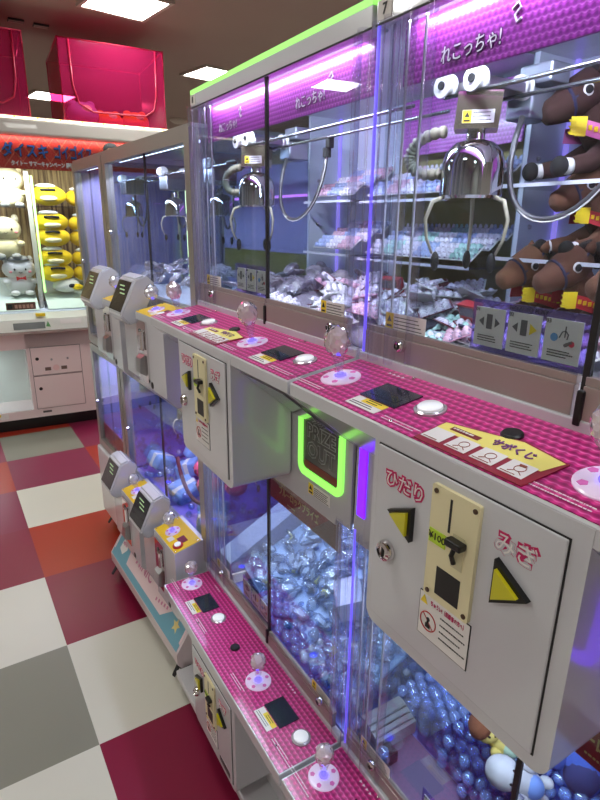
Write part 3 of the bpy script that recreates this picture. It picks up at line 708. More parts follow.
    text('ブルーロックプライズ', 0.024, (XG + 0.0108, 0.215, 0.897), *FR, mat('gold_letter', (214, 186, 120), 0.4), bn, 'lettering', 0.0003, 0.0006, 0.72)
    ln = MB(); fine_lines(ln, (XG + 0.0108, 0.335, 0.917), *FR, 0.07, 1, 0.01, 0.003, 3); fine_lines(ln, (XG + 0.0108, 0.26, 0.874), *FR, 0.04, 1, 0.01, 0.003, 4)
    ln.build('fine_print', MATS['gold_letter'], bn)
    OFF = Vector((0, 0, 0))
    return P
LAMPS = []
def strip_light(x, y, z, ly, e, col=(0.86, 0.9, 1.0), rz=0, lx=0.03):
    d = bpy.data.lights.new('strip', 'AREA'); d.shape = 'RECTANGLE'; d.size = lx; d.size_y = ly; d.energy = e; d.color = col
    o = bpy.data.objects.new('strip_light', d); C.objects.link(o); o.location = (x, y, z); o.rotation_euler = (0, R(-25), rz); return o

UB = big_unit()
UB.location = (0.8, 0.005 + UW / 2, 0)
# numbers differ per unit, so they are added after copying
allk = {}
for o in bpy.data.objects:
    if o.parent: allk.setdefault(o.parent.name, []).append(o)
KIDS = allk
UA = copy_tree(UB); UA.location = (0.8, 0.745 + UW / 2, 0)
for o in [x for x in bpy.data.objects if x.parent == UB and x.name.startswith('green_frame')]: o.data = o.data.copy(); o.name = 'violet_frame'; o.data.materials[0] = M_purple
for o in [x for x in bpy.data.objects if x.parent == UA and x.name.startswith('light_line') and len(x.data.vertices) == 16]: o.data = o.data.copy(); o.name = 'clear_rod'; o.data.materials[0] = M_tube
tag(UB, 'large white crane game number 7 at right, brown horses and blue balls behind glass', 'crane game', 'large white crane games with pink consoles')
tag(UA, 'large white crane game left of number 7, wrapped packets in its lower window', 'crane game', 'large white crane games with pink consoles')
# far side wall of the row and the unit numbers
OFF = Vector((0.8, UW / 2, 0))
nb = MB().box(XG - 0.0052, XG - 0.0042, 0.696, 0.726, 1.777, 1.801).build('number_plate', mat('plate_white', (214, 208, 204), 0.4), UB)
text('7', 0.020, (XG - 0.0056, 0.711, 1.789), *FR, M_ink, nb, 'number', 0.0003, 0.0004)
nb = MB().box(XG - 0.0052, XG - 0.0042, 0.696, 0.726, 1.777, 1.801).build('number_plate', MATS['plate_white'], UA)
text('8', 0.020, (XG - 0.0056, 0.711, 1.789), *FR, M_ink, nb, 'number', 0.0003, 0.0004)
# end wall parts only on the far unit: white frame with clear pane
for (z0, z1) in ((0.04, 0.434), (0.95, 1.29)):
    B('end_panel', M_white2, UA, XG, 1.06, UW - 0.004, UW, z0, z1)
OFF = Vector((0, 0, 0))
for oy in (0.005, 0.745):
    strip_light(0.63, oy + 0.367, 1.77, 0.6, CASE_E, (0.84, 0.88, 1.0))
    strip_light(0.63, oy + 0.367, 0.938, 0.6, CASE_E * 0.85, (0.80, 0.87, 1.0))
    sp = strip_light(0.589, oy + 0.40, 1.7695, 0.62, 1.1, (0.95, 0.85, 1.0)); sp.rotation_euler = (0, R(-32), 0); sp.data.size = 0.006; sp.location.y = oy + 0.367

# ================================================================== silver-framed two-level machines (turned a little toward the aisle)
M_mpanel = mat('lilac_panel', (168, 160, 214), 0.45)
M_beige = mat('beige_card', (206, 186, 158), 0.6)
def xbase(name, P, y0, y1, teal):
    pts = [(-0.115, 0.075), (-0.128, 0.095), (-0.128, 0.135), (-0.03, 0.29), (0.0, 0.30), (0.0, 0.075)]
    b = MB().prism([(a, y0, c) for a, c in pts], (0, y1 - y0, 0)).build(name, mat('blush_white', (216, 200, 202), 0.35, 0, 0.3), P)
    if teal:
        sl = Vector((0.098, 0, 0.155)).normalized(); nn = Vector((-0.155, 0, 0.098)).normalized()
        def S(t, y, l=0.0006): return Vector((-0.128, y, 0.135)) + sl * t + nn * l
        MB().prism([S(0.004, y0 + 0.01), S(0.004, y1 - 0.01), S(0.16, y1 - 0.01), S(0.16, y0 + 0.01)], nn * 0.0005).build('printed_sheet', M_pstripe, b)
        MB().prism([S(0.004, y0 + 0.01, 0.0012), S(0.004, y1 - 0.01, 0.0012), S(0.03, y1 - 0.01, 0.0012), S(0.03, y0 + 0.01, 0.0012)], nn * 0.0004).build('teal_band', M_teal, b)
        MB().prism([S(0.004, y1 - 0.02, 0.0012), S(0.15, y1 - 0.02, 0.0012), S(0.15, y1 - 0.05, 0.0012), S(0.10, y1 - 0.15, 0.0012), S(0.004, y1 - 0.17, 0.0012)], nn * 0.0005).build('teal_corner', M_teal, b)
        MB().prism([S(0.03, y0 + 0.02, 0.0012), S(0.15, y0 + 0.02, 0.0012), S(0.15, y0 + 0.05, 0.0012), S(0.03, y0 + 0.19, 0.0012)], nn * 0.0005).build('teal_corner', M_teal, b)
        for (yy, tt, r, mm) in ((y0 + 0.075, 0.06, 0.026, 'star_yellow'),):
            MB().prism([S(tt + r * (1 if k % 2 == 0 else 0.45) * math.cos(k * math.pi / 5), yy + r * (1 if k % 2 == 0 else 0.45) * math.sin(k * math.pi / 5), 0.002) for k in range(10)], nn * 0.0005).build('star', mat(mm, (228, 206, 130), 0.5), b)
        text('MINIC', 0.062, S(0.088, y0 + 0.42, 0.0018), (0, -1, 0), sl, mat('rose_print', (206, 130, 160), 0.5), b, 'lettering', 0.0003, 0.001)
        dd = MB()
        for q in range(5):
            a_ = S(0.05 + 0.004 * q, y0 + 0.26 - q * 0.022, 0.0018); dd.prism([a_, a_ + sl * 0.012, a_ + sl * 0.012 + Vector((0, -0.01, 0)), a_ + Vector((0, -0.01, 0))], nn * 0.0003)
        dd.build('printed_dot', MATS['rose_print'], b)
        MB().prism([S(0.05, y1 - 0.06, 0.0022), S(0.11, y1 - 0.065, 0.0022), S(0.115, y1 - 0.10, 0.0022), S(0.07, y1 - 0.125, 0.0022), S(0.04, y1 - 0.10, 0.0022)], nn * 0.0005).build('white_logo', M_paper, b)
        text('MINI', 0.02, S(0.08, y1 - 0.088, 0.003), (0, -1, 0), sl, MATS['rose_print'], b, 'lettering', 0.0003, 0.0003)
    return b
def caster(P, x, y):
    c = MB().box(x - 0.022, x + 0.022, y - 0.022, y + 0.022, 0.066, 0.075)
    c.box(x - 0.016, x - 0.012, y - 0.012, y + 0.016, 0.03, 0.068); c.box(x + 0.012, x + 0.016, y - 0.012, y + 0.016, 0.03, 0.068)
    f = c.build('caster', M_rubber, P)
    MB().lathe([(0.012, -0.010), (0.027, -0.010), (0.030, -0.006), (0.030, 0.006), (0.027, 0.010), (0.012, 0.010)], (x, y + 0.006, 0.0305), (1, 0, 0), 20).build('wheel', M_rubber, f, True, angle=35)
    MB().lathe([(0.009, -0.013), (0.009, 0.013)], (x, y + 0.006, 0.0305), (1, 0, 0), 14).build('hub', M_steel, f)
    MB().prism([(x - 0.018, y - 0.014, 0.06), (x - 0.05, y - 0.03, 0.035), (x - 0.052, y - 0.012, 0.030), (x - 0.018, y + 0.012, 0.054)], (0.0, 0.0, 0.006)).build('brake_pedal', M_rubber, f)
def station(P, u0, zd, zb, ext=0.0):
    """player box: yellow deck, chrome coin mechanism, housing with a tilted display at its far side"""
    zr = zd + 0.022; V = 0.105
    b = MB(); pr = [(-V, zb + 0.03), (-V, zd), (0.0, zr), (0.0, zb), (-V + 0.03, zb)]
    b.prism([(a, u0 - ext, c) for a, c in pr], (0, 0.185 + ext, 0)); body = b.build('player_box', M_white, P)
    b = MB(); z2 = zd - 0.035
    b.prism([(a, u0 + 0.187, c) for a, c in [(-V + 0.006, zb + 0.04), (-V + 0.006, z2), (0.0, z2 + 0.03), (0.0, zb), (-V + 0.04, zb)]], (0, 0.135, 0)); b.build('display_column', M_white, P)
    n = Vector((-0.022, 0, V)).normalized()
    def D(v, y, l=0.0): return Vector((-v, y, zd + 0.022 * (V - v) / V)) + n * l
    dk = MB().prism([D(V - 0.002, u0 + 0.002, 0.0002), D(V - 0.002, u0 + 0.183, 0.0002), D(0.012, u0 + 0.183, 0.0002), D(0.012, u0 + 0.002, 0.0002)], n * 0.002).build('yellow_deck', M_yfilm, body)
    joystick_part(P, D(0.062, u0 + 0.118, 0.002), n, 1.0, 0.021, 0.040, M_crysw, 0.026, 11, True)
    dd = MB().prism([D(0.070, u0 + 0.032, 0.0024), D(0.070, u0 + 0.068, 0.0024), D(0.044, u0 + 0.068, 0.0024), D(0.044, u0 + 0.032, 0.0024)], n * 0.001).build('red_display', M_redpink, P)
    bb = MB().lathe([(0.017, 0), (0.017, 0.004), (0.013, 0.005), (0, 0.005)], D(0.080, u0 + 0.030, 0.002), n, 22).build('push_button', M_red, P, True, angle=30)
    MB().lathe([(0.011, 0.005), (0.011, 0.009), (0, 0.010)], D(0.080, u0 + 0.030, 0.002), n, 20).build('button_cap', M_btn, bb, True, angle=40)
    MB().prism([D(0.094, u0 + 0.070, 0.0024), D(0.094, u0 + 0.095, 0.0024), D(0.074, u0 + 0.095, 0.0024), D(0.074, u0 + 0.070, 0.0024)], n * 0.0006).build('warning_sticker', M_paper, P)
    for (a, c) in ((0.02, 0.010), (0.098, 0.010), (0.098, 0.175), (0.02, 0.175)):
        MB().lathe([(0.003, 0), (0.0025, 0.0015), (0, 0.002)], D(a, u0 + c, 0.002), n, 8).build('screw', M_chrome, P)
    # chrome coin mechanism on the front, far half
    a0, a1 = u0 + 0.088, u0 + 0.168; z0, z1 = zd - 0.205, zd - 0.018
    cm = MB().prism([(-V, a, b) for a, b in rrect(a0, a1, z0, z1, 0.006, 3)], (-0.006, 0, 0)).build('coin_mechanism', M_chrome, P, True, angle=30)
    k = MB().box(-V - 0.018, -V - 0.006, a0 + 0.012, a0 + 0.034, z0 + 0.10, z0 + 0.16, bev=0.004)
    k.build('coin_entry', M_chrome, cm)
    k = MB().prism([(-V - 0.006, a0 + 0.02, z0 + 0.02), (-V - 0.024, a0 + 0.02, z0 + 0.03), (-V - 0.020, a0 + 0.02, z0 + 0.075), (-V - 0.006, a0 + 0.02, z0 + 0.085)], (0, 0.04, 0)); k.build('return_cup', M_steel, cm)
    MB().lathe([(0.009, 0), (0.009, 0.002), (0, 0.002)], (-V - 0.006, a0 + 0.05, z1 - 0.035), FN, 16).build('coin_button', M_black, cm)
    MB().lathe([(0.011, 0), (0.011, 0.003), (0.006, 0.005), (0, 0.005)], (-V + 0.002, u0 + 0.075, zb + 0.045), FN, 16).build('key_hole', M_black, P)
    # display housing
    y0, y1 = u0 + 0.20, u0 + 0.335
    prf = [(-0.142, zd - 0.022), (-0.146, zd - 0.010), (-0.096, zd + 0.096), (-0.060, zd + 0.108), (-0.028, zd + 0.078), (-0.040, zd + 0.050), (-0.080, zd - 0.030), (-0.120, zd - 0.045)]
    hb = MB().prism([(a, y0, c) for a, c in prf], (0, y1 - y0, 0))
    bmesh.ops.bevel(hb.bm, geom=[e for e in hb.bm.edges], offset=0.006, segments=2, affect='EDGES')
    hs = hb.build('display_housing', M_white, P, True, angle=35)
    d_ = Vector((0.050, 0, 0.106)).normalized(); nn = Vector((-0.106, 0, 0.050)).normalized()
    o = Vector((-0.146, 0, zd - 0.010)) + d_ * 0.008
    sc_ = MB().prism([o + Vector((0, y0 + 0.008, 0)), o + Vector((0, y1 - 0.008, 0)), o + d_ * 0.098 + Vector((0, y1 - 0.008, 0)), o + d_ * 0.098 + Vector((0, y0 + 0.008, 0))], nn * 0.001).build('screen', M_lcd, hs)
    ln = MB()
    for q in range(3):
        a_ = o + d_ * (0.055 + q * 0.012) + nn * 0.0014 + Vector((0, y0 + 0.03 + q * 0.012, 0)); ln.prism([a_, a_ + Vector((0, 0.045, 0)), a_ + Vector((0, 0.045, 0)) + d_ * 0.004, a_ + d_ * 0.004], nn * 0.0004)
    ln.build('screen_text', emis('screen_text', (170, 200, 150), 0.35), hs)
M_crysw = clear('crystal_white_knob', (250, 248, 255), 4.0, 0.04, 1.7, 0.5, (248, 246, 255))
def small_machine(width, stations, has_print, loc, rz, upz=1.262, midlo=0.93, depth=0.50):
    P = empty('crane_game', loc, rz)
    W = width
    bs = xbase('base', P, 0, W - 0.06, has_print) if has_print else B('base', M_white2, P, -0.02, 0.0, 0, W, 0.085, 0.44, bev=0.008)
    B('lower_body', M_white2, P, 0.0, depth, 0, W, 0.075, 0.44)
    for yy in (0.045, W - 0.055):
        caster(P, -0.085 if has_print else 0.03, yy); caster(P, depth - 0.06, yy)
    for (z0, z1) in ((0.44, 0.935), (upz - 0.03, 1.70)):
        B('back_panel', M_mpanel, P, depth - 0.02, depth, 0.0, W, z0, z1)
    B('middle_body', M_white2, P, 0.002, depth, 0.0, W, 0.935, upz - 0.03)
    B('roof', M_silver, P, 0.0, depth, 0, W, 1.735, 1.745)
    # front frames
    for (z0, z1) in ((0.44, 0.955), (upz - 0.035, 1.735)):
        f = MB(); ring(f, rrect(0.0, W, z0, z1, 0.004, 2), rrect(0.036, W - 0.036, z0 + 0.036, z1 - 0.034, 0.004, 2), -0.006, 0.022)
        fr = f.build('front_frame', M_silver, P)
        B('glass_pane', M_glass, P, 0.004, 0.007, W * 0.45, W - 0.034, z0 + 0.034, z1 - 0.032)
        B('glass_pane', M_glass, P, -0.001, 0.002, 0.034, W * 0.45, z0 + 0.034, z1 - 0.032)
        if W > 0.6: B('pane_edge', M_seam, P, -0.0015, 0.004, W * 0.45 - 0.002, W * 0.45 + 0.004, z0 + 0.034, z1 - 0.032)
        B('near_side_glass', M_glass, P, 0.03, depth - 0.03, 0.002, 0.005, z0 + 0.02, z1 - 0.02)
        B('far_side_glass' if has_print else 'far_side_panel', M_glass if has_print else M_mpanel, P, 0.03, depth - 0.03, W - 0.005, W - 0.002, z0 + 0.02, z1 - 0.02)
        for yy in (0.0, W - 0.02): B('rear_post', M_silver, P, depth - 0.02, depth + 0.002, yy, yy + 0.02, z0, z1)
        MB().box(0.035, 0.050, 0.05, W - 0.05, z1 - 0.028, z1 - 0.022).build('strip_lamp', M_wled, P)
        MB().lathe([(0.009, 0), (0.009, 0.008), (0, 0.009)], (-0.006, W - 0.05, (z0 + z1) / 2 - 0.02), FN, 14).build('lock', M_chrome, P, True, angle=30)
        for xx in (0.14, 0.22): MB().tube([(xx, 0.02, z1 - 0.075), (xx, W - 0.02, z1 - 0.075)], 0.004, 8).build('gantry_rod', MATS['pale_rod'], P, True)
        for cy in ([W * 0.25, W * 0.72] if W > 0.6 else [W * 0.5]):
            bx = B('claw_box', M_steel, P, 0.14, 0.22, cy - 0.035, cy + 0.035, z1 - 0.125, z1 - 0.068, bev=0.003)
            for k in range(2):
                MB().lathe([(0.014, -0.02), (0.016, -0.012), (0.016, 0.012), (0.014, 0.02)], (0.14 + 0.08 * k, cy, z1 - 0.064), (0, 1, 0), 16).build('roller', MATS['nylon_white'], bx, True, angle=30)
            claw_part(P, (0.18, cy, z1 - 0.215), 0.85, 3, 1.0)
            MB().tube(bez((0.20, cy + 0.03, z1 - 0.12), (0.21, cy + 0.06, z1 - 0.30), (0.27, cy + 0.09, z1 - 0.30), (0.28, cy + 0.10, z1 - 0.10)), 0.004, 8).build('hanging_cable', M_cable, P, True)
    B('lower_floor', mat('violet_floor', (130, 110, 220), 0.5), P, 0.022, depth - 0.02, 0.006, W - 0.006, 0.44, 0.47)
    B('upper_floor', M_panel, P, 0.022, depth - 0.02, 0.006, W - 0.006, upz - 0.03, upz - 0.005)
    for u0 in stations:
        station(P, u0, 1.238, 0.985, 0.04 if u0 < 0.1 else 0); station(P, u0 - 0.02, 0.496, 0.215)
    return P
A1 = small_machine(0.79, (0.045, 0.40), True, (0.577, 1.492, 0), R(3))
tag(A1, 'silver framed crane game with yellow consoles and tilted white display housings', 'crane game')
MB().box(0.30, 0.306, 0.735, 0.747, 1.28, 1.69).build('light_line', emis('dotted_led', (225, 255, 190), 3.0), A1)
MB().box(0.44, 0.446, 0.10, 0.60, 1.585, 1.593).build('pink_light_line', emis('pink_reflected_glow', (230, 130, 255), 2.2), A1)  # glowing bar stands in for an LED's reflection
B('olive_poster', M_olive, A1, 0.470, 0.478, 0.04, 0.75, 1.30, 1.40)
a = R(3); off = Vector((-math.sin(a), math.cos(a), 0)) * 0.80
A2 = small_machine(0.44, (), False, (0.577 + off.x, 1.492 + off.y, 0), R(3), 1.0)
tag(A2, 'narrow silver framed crane game at the far end of the row, without displays', 'crane game')
B('beige_card', M_beige, A2, 0.012, 0.016, 0.04, 0.40, 1.04, 1.20)
B('crimson_band', mat('crimson_band', (150, 60, 70), 0.5), A2, 0.012, 0.016, 0.04, 0.40, 0.476, 0.56)
def wstrip(P, x, y, z, ly, e, col):
    o = strip_light(0, 0, 0, ly, e, col); M_ = Matrix.Translation(P.location) @ Matrix.Rotation(P.rotation_euler.z, 4, 'Z')
    o.location = M_ @ Vector((x, y, z)); o.rotation_euler = (0, R(-25), P.rotation_euler.z); return o
for (P, W_, up) in ((A1, 0.79, 1.66), (A2, 0.44, 1.66)):
    wstrip(P, 0.06, W_ / 2, 1.68, W_ - 0.12, 6.0 * W_, (0.70, 0.72, 1.0)); wstrip(P, 0.06, W_ / 2, 0.895, W_ - 0.12, 5.0 * W_, (0.70, 0.64, 1.0))

# ================================================================== the big pale machine facing the aisle at the far end
PK = empty('crane_game', (0, 4.38, 0), R(-3))
tag(PK, 'wide pale pink crane game across the far end, yellow plush toys in its window', 'crane game')
M_pw = mat('blush_enamel', (232, 214, 214), 0.35, 0, 0.3)
M_wood = mat('wood_backdrop', (150, 122, 76), 0.6)
_nt = M_wood.node_tree; _b = _nt.nodes['Principled BSDF']; _tc = _nt.nodes.new('ShaderNodeTexCoord'); _mp = _nt.nodes.new('ShaderNodeMapping'); _mp.inputs['Scale'].default_value = (28, 1, 1.2)
_n = _nt.nodes.new('ShaderNodeTexNoise'); _n.inputs['Scale'].default_value = 2.0; _n.inputs['Detail'].default_value = 5; _rp = _nt.nodes.new('ShaderNodeValToRGB')
_rp.color_ramp.elements[0].position = 0.35; _rp.color_ramp.elements[0].color = srgb((92, 62, 32)); _rp.color_ramp.elements[1].position = 0.65; _rp.color_ramp.elements[1].color = srgb((214, 184, 124))
_nt.links.new(_tc.outputs['Object'], _mp.inputs[0]); _nt.links.new(_mp.outputs[0], _n.inputs['Vector']); _nt.links.new(_n.outputs['Fac'], _rp.inputs[0]); _nt.links.new(_rp.outputs[0], _b.inputs['Base Color'])
L0, L1 = -1.1, 1.50
bs = MB()
bs.box(L0, L1, 0.0, 0.95, 0.10, 0.16); bs.box(0.37, 0.86, 0.0, 0.95, 0.16, 0.74); bs.box(L0, -0.65, 0.0, 0.95, 0.16, 0.74); bs.box(1.36, L1, 0.0, 0.95, 0.16, 0.74)
bs.box(L0, L1, 0.0, 0.95, 0.62, 0.74); bs.box(L0, L1, 0.6, 0.95, 0.16, 0.62)
b_ = bs.build('lower_body', M_pw, PK)
B('plinth', M_black, PK, L0 + 0.05, L1 - 0.05, 0.06, 0.9, 0.0, 0.10)
for (x0, x1) in ((-0.65, 0.37), (0.86, 1.36)):
    wn = B('prize_window', M_glass, PK, x0, x1, 0.015, 0.02, 0.16, 0.62)
    B('window_back', mat('pale_green_white', (226, 234, 228), 0.5), PK, x0, x1, 0.30, 0.31, 0.16, 0.62)
for (z0, z1) in ((0.42, 0.625), (0.165, 0.412)):
    d_ = MB().box(0.395, 0.735, -0.004, 0.001, z0 - 0.002, z1 + 0.002).build('door_seam', mat('seam_grey', (120, 104, 106), 0.6), PK)
    dd = B('door', M_pw, PK, 0.398, 0.732, -0.007, 0.0, z0 + 0.001, z1 - 0.001, bev=0.002)
    MB().lathe([(0.012, 0), (0.012, 0.005), (0, 0.006)], (0.435, -0.007, (z0 + z1) / 2 + (0.02 if z0 > 0.3 else 0.03)), (0, -1, 0), 16).build('lock', M_black, dd)
    if z0 > 0.3:
        for x_ in (0.53, 0.64): MB().lathe([(0.008, 0), (0.008, 0.005), (0, 0.006)], (x_, -0.007, z0 + 0.11), (0, -1, 0), 12).build('lock', M_steel, dd)
        for x_ in (0.50, 0.61): B('coin_counter', mat('brown_plate', (110, 92, 86), 0.5), dd, x_ - 0.02, x_ + 0.02, -0.0085, -0.006, z0 + 0.03, z0 + 0.055)
        MB().lathe([(0.022, 0), (0.022, 0.002), (0, 0.002)], (0.556, -0.007, z0 + 0.047), (0, -1, 0), 18).build('seal', mat('seal_pink', (232, 196, 196), 0.4), dd)
B('name_plate', mat('dark_plate', (92, 84, 84), 0.4), PK, 0.43, 0.49, -0.003, 0.0, 0.130, 0.145)
wl = B('warning_label', M_paper, PK, 0.10, 0.20, -0.002, 0.0, 0.115, 0.155); B('yellow_field', M_ylab, wl, 0.10, 0.15, -0.003, -0.001, 0.137, 0.155)
# control shelf
cs = MB().prism([(L0, -0.05, 0.735), (L0, -0.12, 0.765), (L0, -0.10, 0.845), (L0, 0.02, 0.875), (L0, 0.02, 0.735)], (L1 - L0, 0, 0)).build('control_shelf', mat('pale_console', (224, 226, 220), 0.3, 0, 0.4), PK)
B('console_seam', M_seam, cs, L0, L1, -0.121, -0.118, 0.764, 0.766)
for x_ in (0.31, -0.5, 1.1):
    q = Vector((0, 0.02, 0.08)).normalized()
    def CS(x, t, l): return Vector((x, -0.12 + 0.02 * t - l, 0.765 + 0.08 * t + l * 0.2))
    g = MB().prism([CS(x_, 0.2, 0.001), CS(x_ + 0.20, 0.2, 0.001), CS(x_ + 0.20, 0.75, 0.001), CS(x_, 0.75, 0.001)], (0, -0.003, 0)).build('display', mat('grey_display', (108, 112, 112), 0.2, 0, 0.4), PK)
    MB().prism([CS(x_ + 0.205, 0.35, 0.001), CS(x_ + 0.235, 0.3, 0.001), CS(x_ + 0.22, 0.8, 0.001)], (0, -0.004, 0)).build('arrow_mark', mat('dull_green', (90, 150, 90), 0.4), PK)
    g = MB().prism([CS(x_ + 0.30, 0.5, 0.001), CS(x_ + 0.44, 0.5, 0.001), CS(x_ + 0.44, 0.85, 0.001), CS(x_ + 0.30, 0.85, 0.001)], (0, -0.003, 0)).build('button_panel', M_paper, PK)
    g = MB().prism([CS(x_ + 0.50, 0.35, 0.001), CS(x_ + 0.70, 0.35, 0.001), CS(x_ + 0.70, 0.7, 0.001), CS(x_ + 0.50, 0.7, 0.001)], (0, -0.003, 0)).build('instruction_strip', mat('khaki_print', (190, 190, 150), 0.5), PK)
B('yellow_tab', M_ylab, PK, 0.46, 0.52, -0.098, -0.06, 0.862, 0.880)
# upper cabinet: back, posts, header
B('backdrop', M_wood, PK, L0 + 0.03, L1 - 0.03, 0.62, 0.64, 0.86, 2.0)
B('deck', M_panel, PK, L0 + 0.02, L1 - 0.02, 0.03, 0.62, 0.845, 0.875)
hd = MB().box(L0, L1, -0.01, 0.95, 2.035, 2.128, bev=0.012).build('header', mat('header_white', (196, 190, 184), 0.35, 0, 0.3), PK)
for k in range(84):
    if k < 84: pass
ls = MB().box(L0, L1, -0.004, 0.03, 2.129, 2.142).build('light_strip', emis('warm_white_led', (255, 248, 214), 2.2), hd)
_lm = [emis('mint_led', (150, 245, 200), 2.0), emis('amber_led', (255, 205, 90), 2.0), emis('rose_led', (255, 150, 160), 2.0)]
for k in range(56):
    x_ = L0 + 0.02 + k * 0.046; B('coloured_light', _lm[k % 3], hd, x_, x_ + 0.012, -0.006, 0.032, 2.131, 2.1425)
for x_ in (L0, L1 - 0.03): B('post', MATS['header_white'], PK, x_, x_ + 0.03, 0.0, 0.03, 0.87, 2.04)
B('front_glass', M_glass, PK, L0 + 0.03, L1 - 0.03, 0.010, 0.014, 0.87, 2.035)
bn = B('banner', mat('vermilion_print', (196, 40, 26), 0.5), PK, L0 + 0.03, L1 - 0.03, 0.06, 0.065, 1.83, 2.035)
ln = MB()
for k in range(30):
    x_ = L0 + 0.05 + k * 0.085; ln.tube([(x_, 0.058, 1.835), (x_ + 0.15, 0.058, 2.03)], 0.0012, 4); ln.tube([(x_ + 0.15, 0.058, 1.835), (x_, 0.058, 2.03)], 0.0012, 4)
ln.build('net_print', mat('gold_print', (226, 130, 90), 0.5), bn)
M_blueL = mat('blue_letter', (34, 84, 160), 0.35, 0, 0.4); RX = (Vector((1, 0, 0)), Vector((0, 0, 1)))
for (s_, x_) in (('ダイスキ', 0.535), ('ゴイゴイスー', 0.86)):
    text(s_, 0.095, (x_, 0.054, 1.937), *RX, M_ink, bn, 'lettering', 0.001, 0.004, 0.76 if x_ < 0.6 else 0.54)
    text(s_, 0.095, (x_, 0.050, 1.939), *RX, M_blueL, bn, 'lettering', 0.0012, 0.0012, 0.76 if x_ < 0.6 else 0.54)
text('タイトー サマーキャンペーン 開催中!', 0.034, (0.65, 0.052, 1.862), *RX, M_paper, bn, 'lettering', 0.001, 0.0012, 0.74)
hp = MB().prism([(1.09 + 0.055 * math.cos(t), 0.056, 1.985 + 0.045 * math.sin(t)) for t in [2 * math.pi * k / 20 for k in range(20)]], (0, -0.002, 0)).build('printed_hair', M_ink, bn)
MB().prism([(1.09 + 0.045 * math.cos(t), 0.0525, 1.955 + 0.04 * math.sin(t)) for t in [2 * math.pi * k / 20 for k in range(20)]], (0, -0.001, 0)).build('printed_face', mat('skin_print', (206, 150, 120), 0.5), bn)
# shelves, lit pole, slanting side sheets, price tags
for (x0, x1, z_) in ((0.20, 0.50, 1.59), (0.20, 0.50, 1.235), (0.56, 0.96, 1.60)):
    B('shelf', M_acry, PK, x0, x1, 0.20, 0.60, z_ - 0.006, z_)
pl = B('pole', MATS['header_white'], PK, 0.515, 0.545, 0.235, 0.26, 0.875, 1.83)
MB().tube([(0.56, 0.225, 1.80), (0.56, 0.225, 0.99)], 0.008, 8).build('lit_tube', emis('lime_white_led', (200, 255, 150), 2.0), PK, True)
for (x0, x1, zz) in ((-0.1, 0.50, 1.07), (0.56, 1.2, 1.05)):
    MB().prism([(x0, 0.10, 0.88), (x1, 0.10, 0.88), (x1, 0.58, zz), (x0, 0.58, zz)], (0, 0.004, 0.006)).build('sloping_sheet', mat('pale_green_sheet', (214, 228, 218), 0.4), PK)
for x_ in (0.38, 0.90):
    tg = MB().box(x_ - 0.095, x_ + 0.095, 0.05, 0.056, 0.895, 0.945).build('price_board', mat('brown_board', (112, 60, 44), 0.5), PK)
    mb = MB()
    for k in range(5): mb.box(x_ - 0.04 + k * 0.025, x_ - 0.022 + k * 0.025, 0.048, 0.051, 0.905, 0.930)
    mb.mi = 0; mb.build('price_square', mat('peach_print', (226, 160, 140), 0.5), tg)
    B('price_window', M_ink, tg, x_ - 0.085, x_ - 0.055, 0.048, 0.051, 0.905, 0.935)
wstrip(PK, 0.4, 0.12, 2.0, 0.9, 0.0, (1, 0.96, 0.9)).rotation_euler = (R(20), 0, R(90 - 3))
o = bpy.data.objects['strip_light'] if False else None
for (x_, z_, e_) in ((0.5, 1.80, 11.0), (0.0, 1.80, 8.0)):
    l = wstrip(PK, x_, 0.10, z_, 0.9, e_, (1, 0.97, 0.9)); l.rotation_euler = (R(25), 0, R(-3)); l.data.size = 0.9; l.data.size_y = 0.04
l = wstrip(PK, 0.5, 0.035, 2.025, 0.9, 2.0, (1, 0.97, 0.9)); l.rotation_euler = (R(30), 0, R(-3)); l.data.size = 1.6; l.data.size_y = 0.02  # light added only to brighten the banner, no fitting modelled
for (x_, e_) in ((-0.15, 3.0), (1.1, 2.0)):
    l = wstrip(PK, x_, 0.15, 0.60, 0.5, e_, (0.94, 1, 0.95)); l.rotation_euler = (0, 0, R(-3)); l.data.size = 0.5; l.data.size_y = 0.04
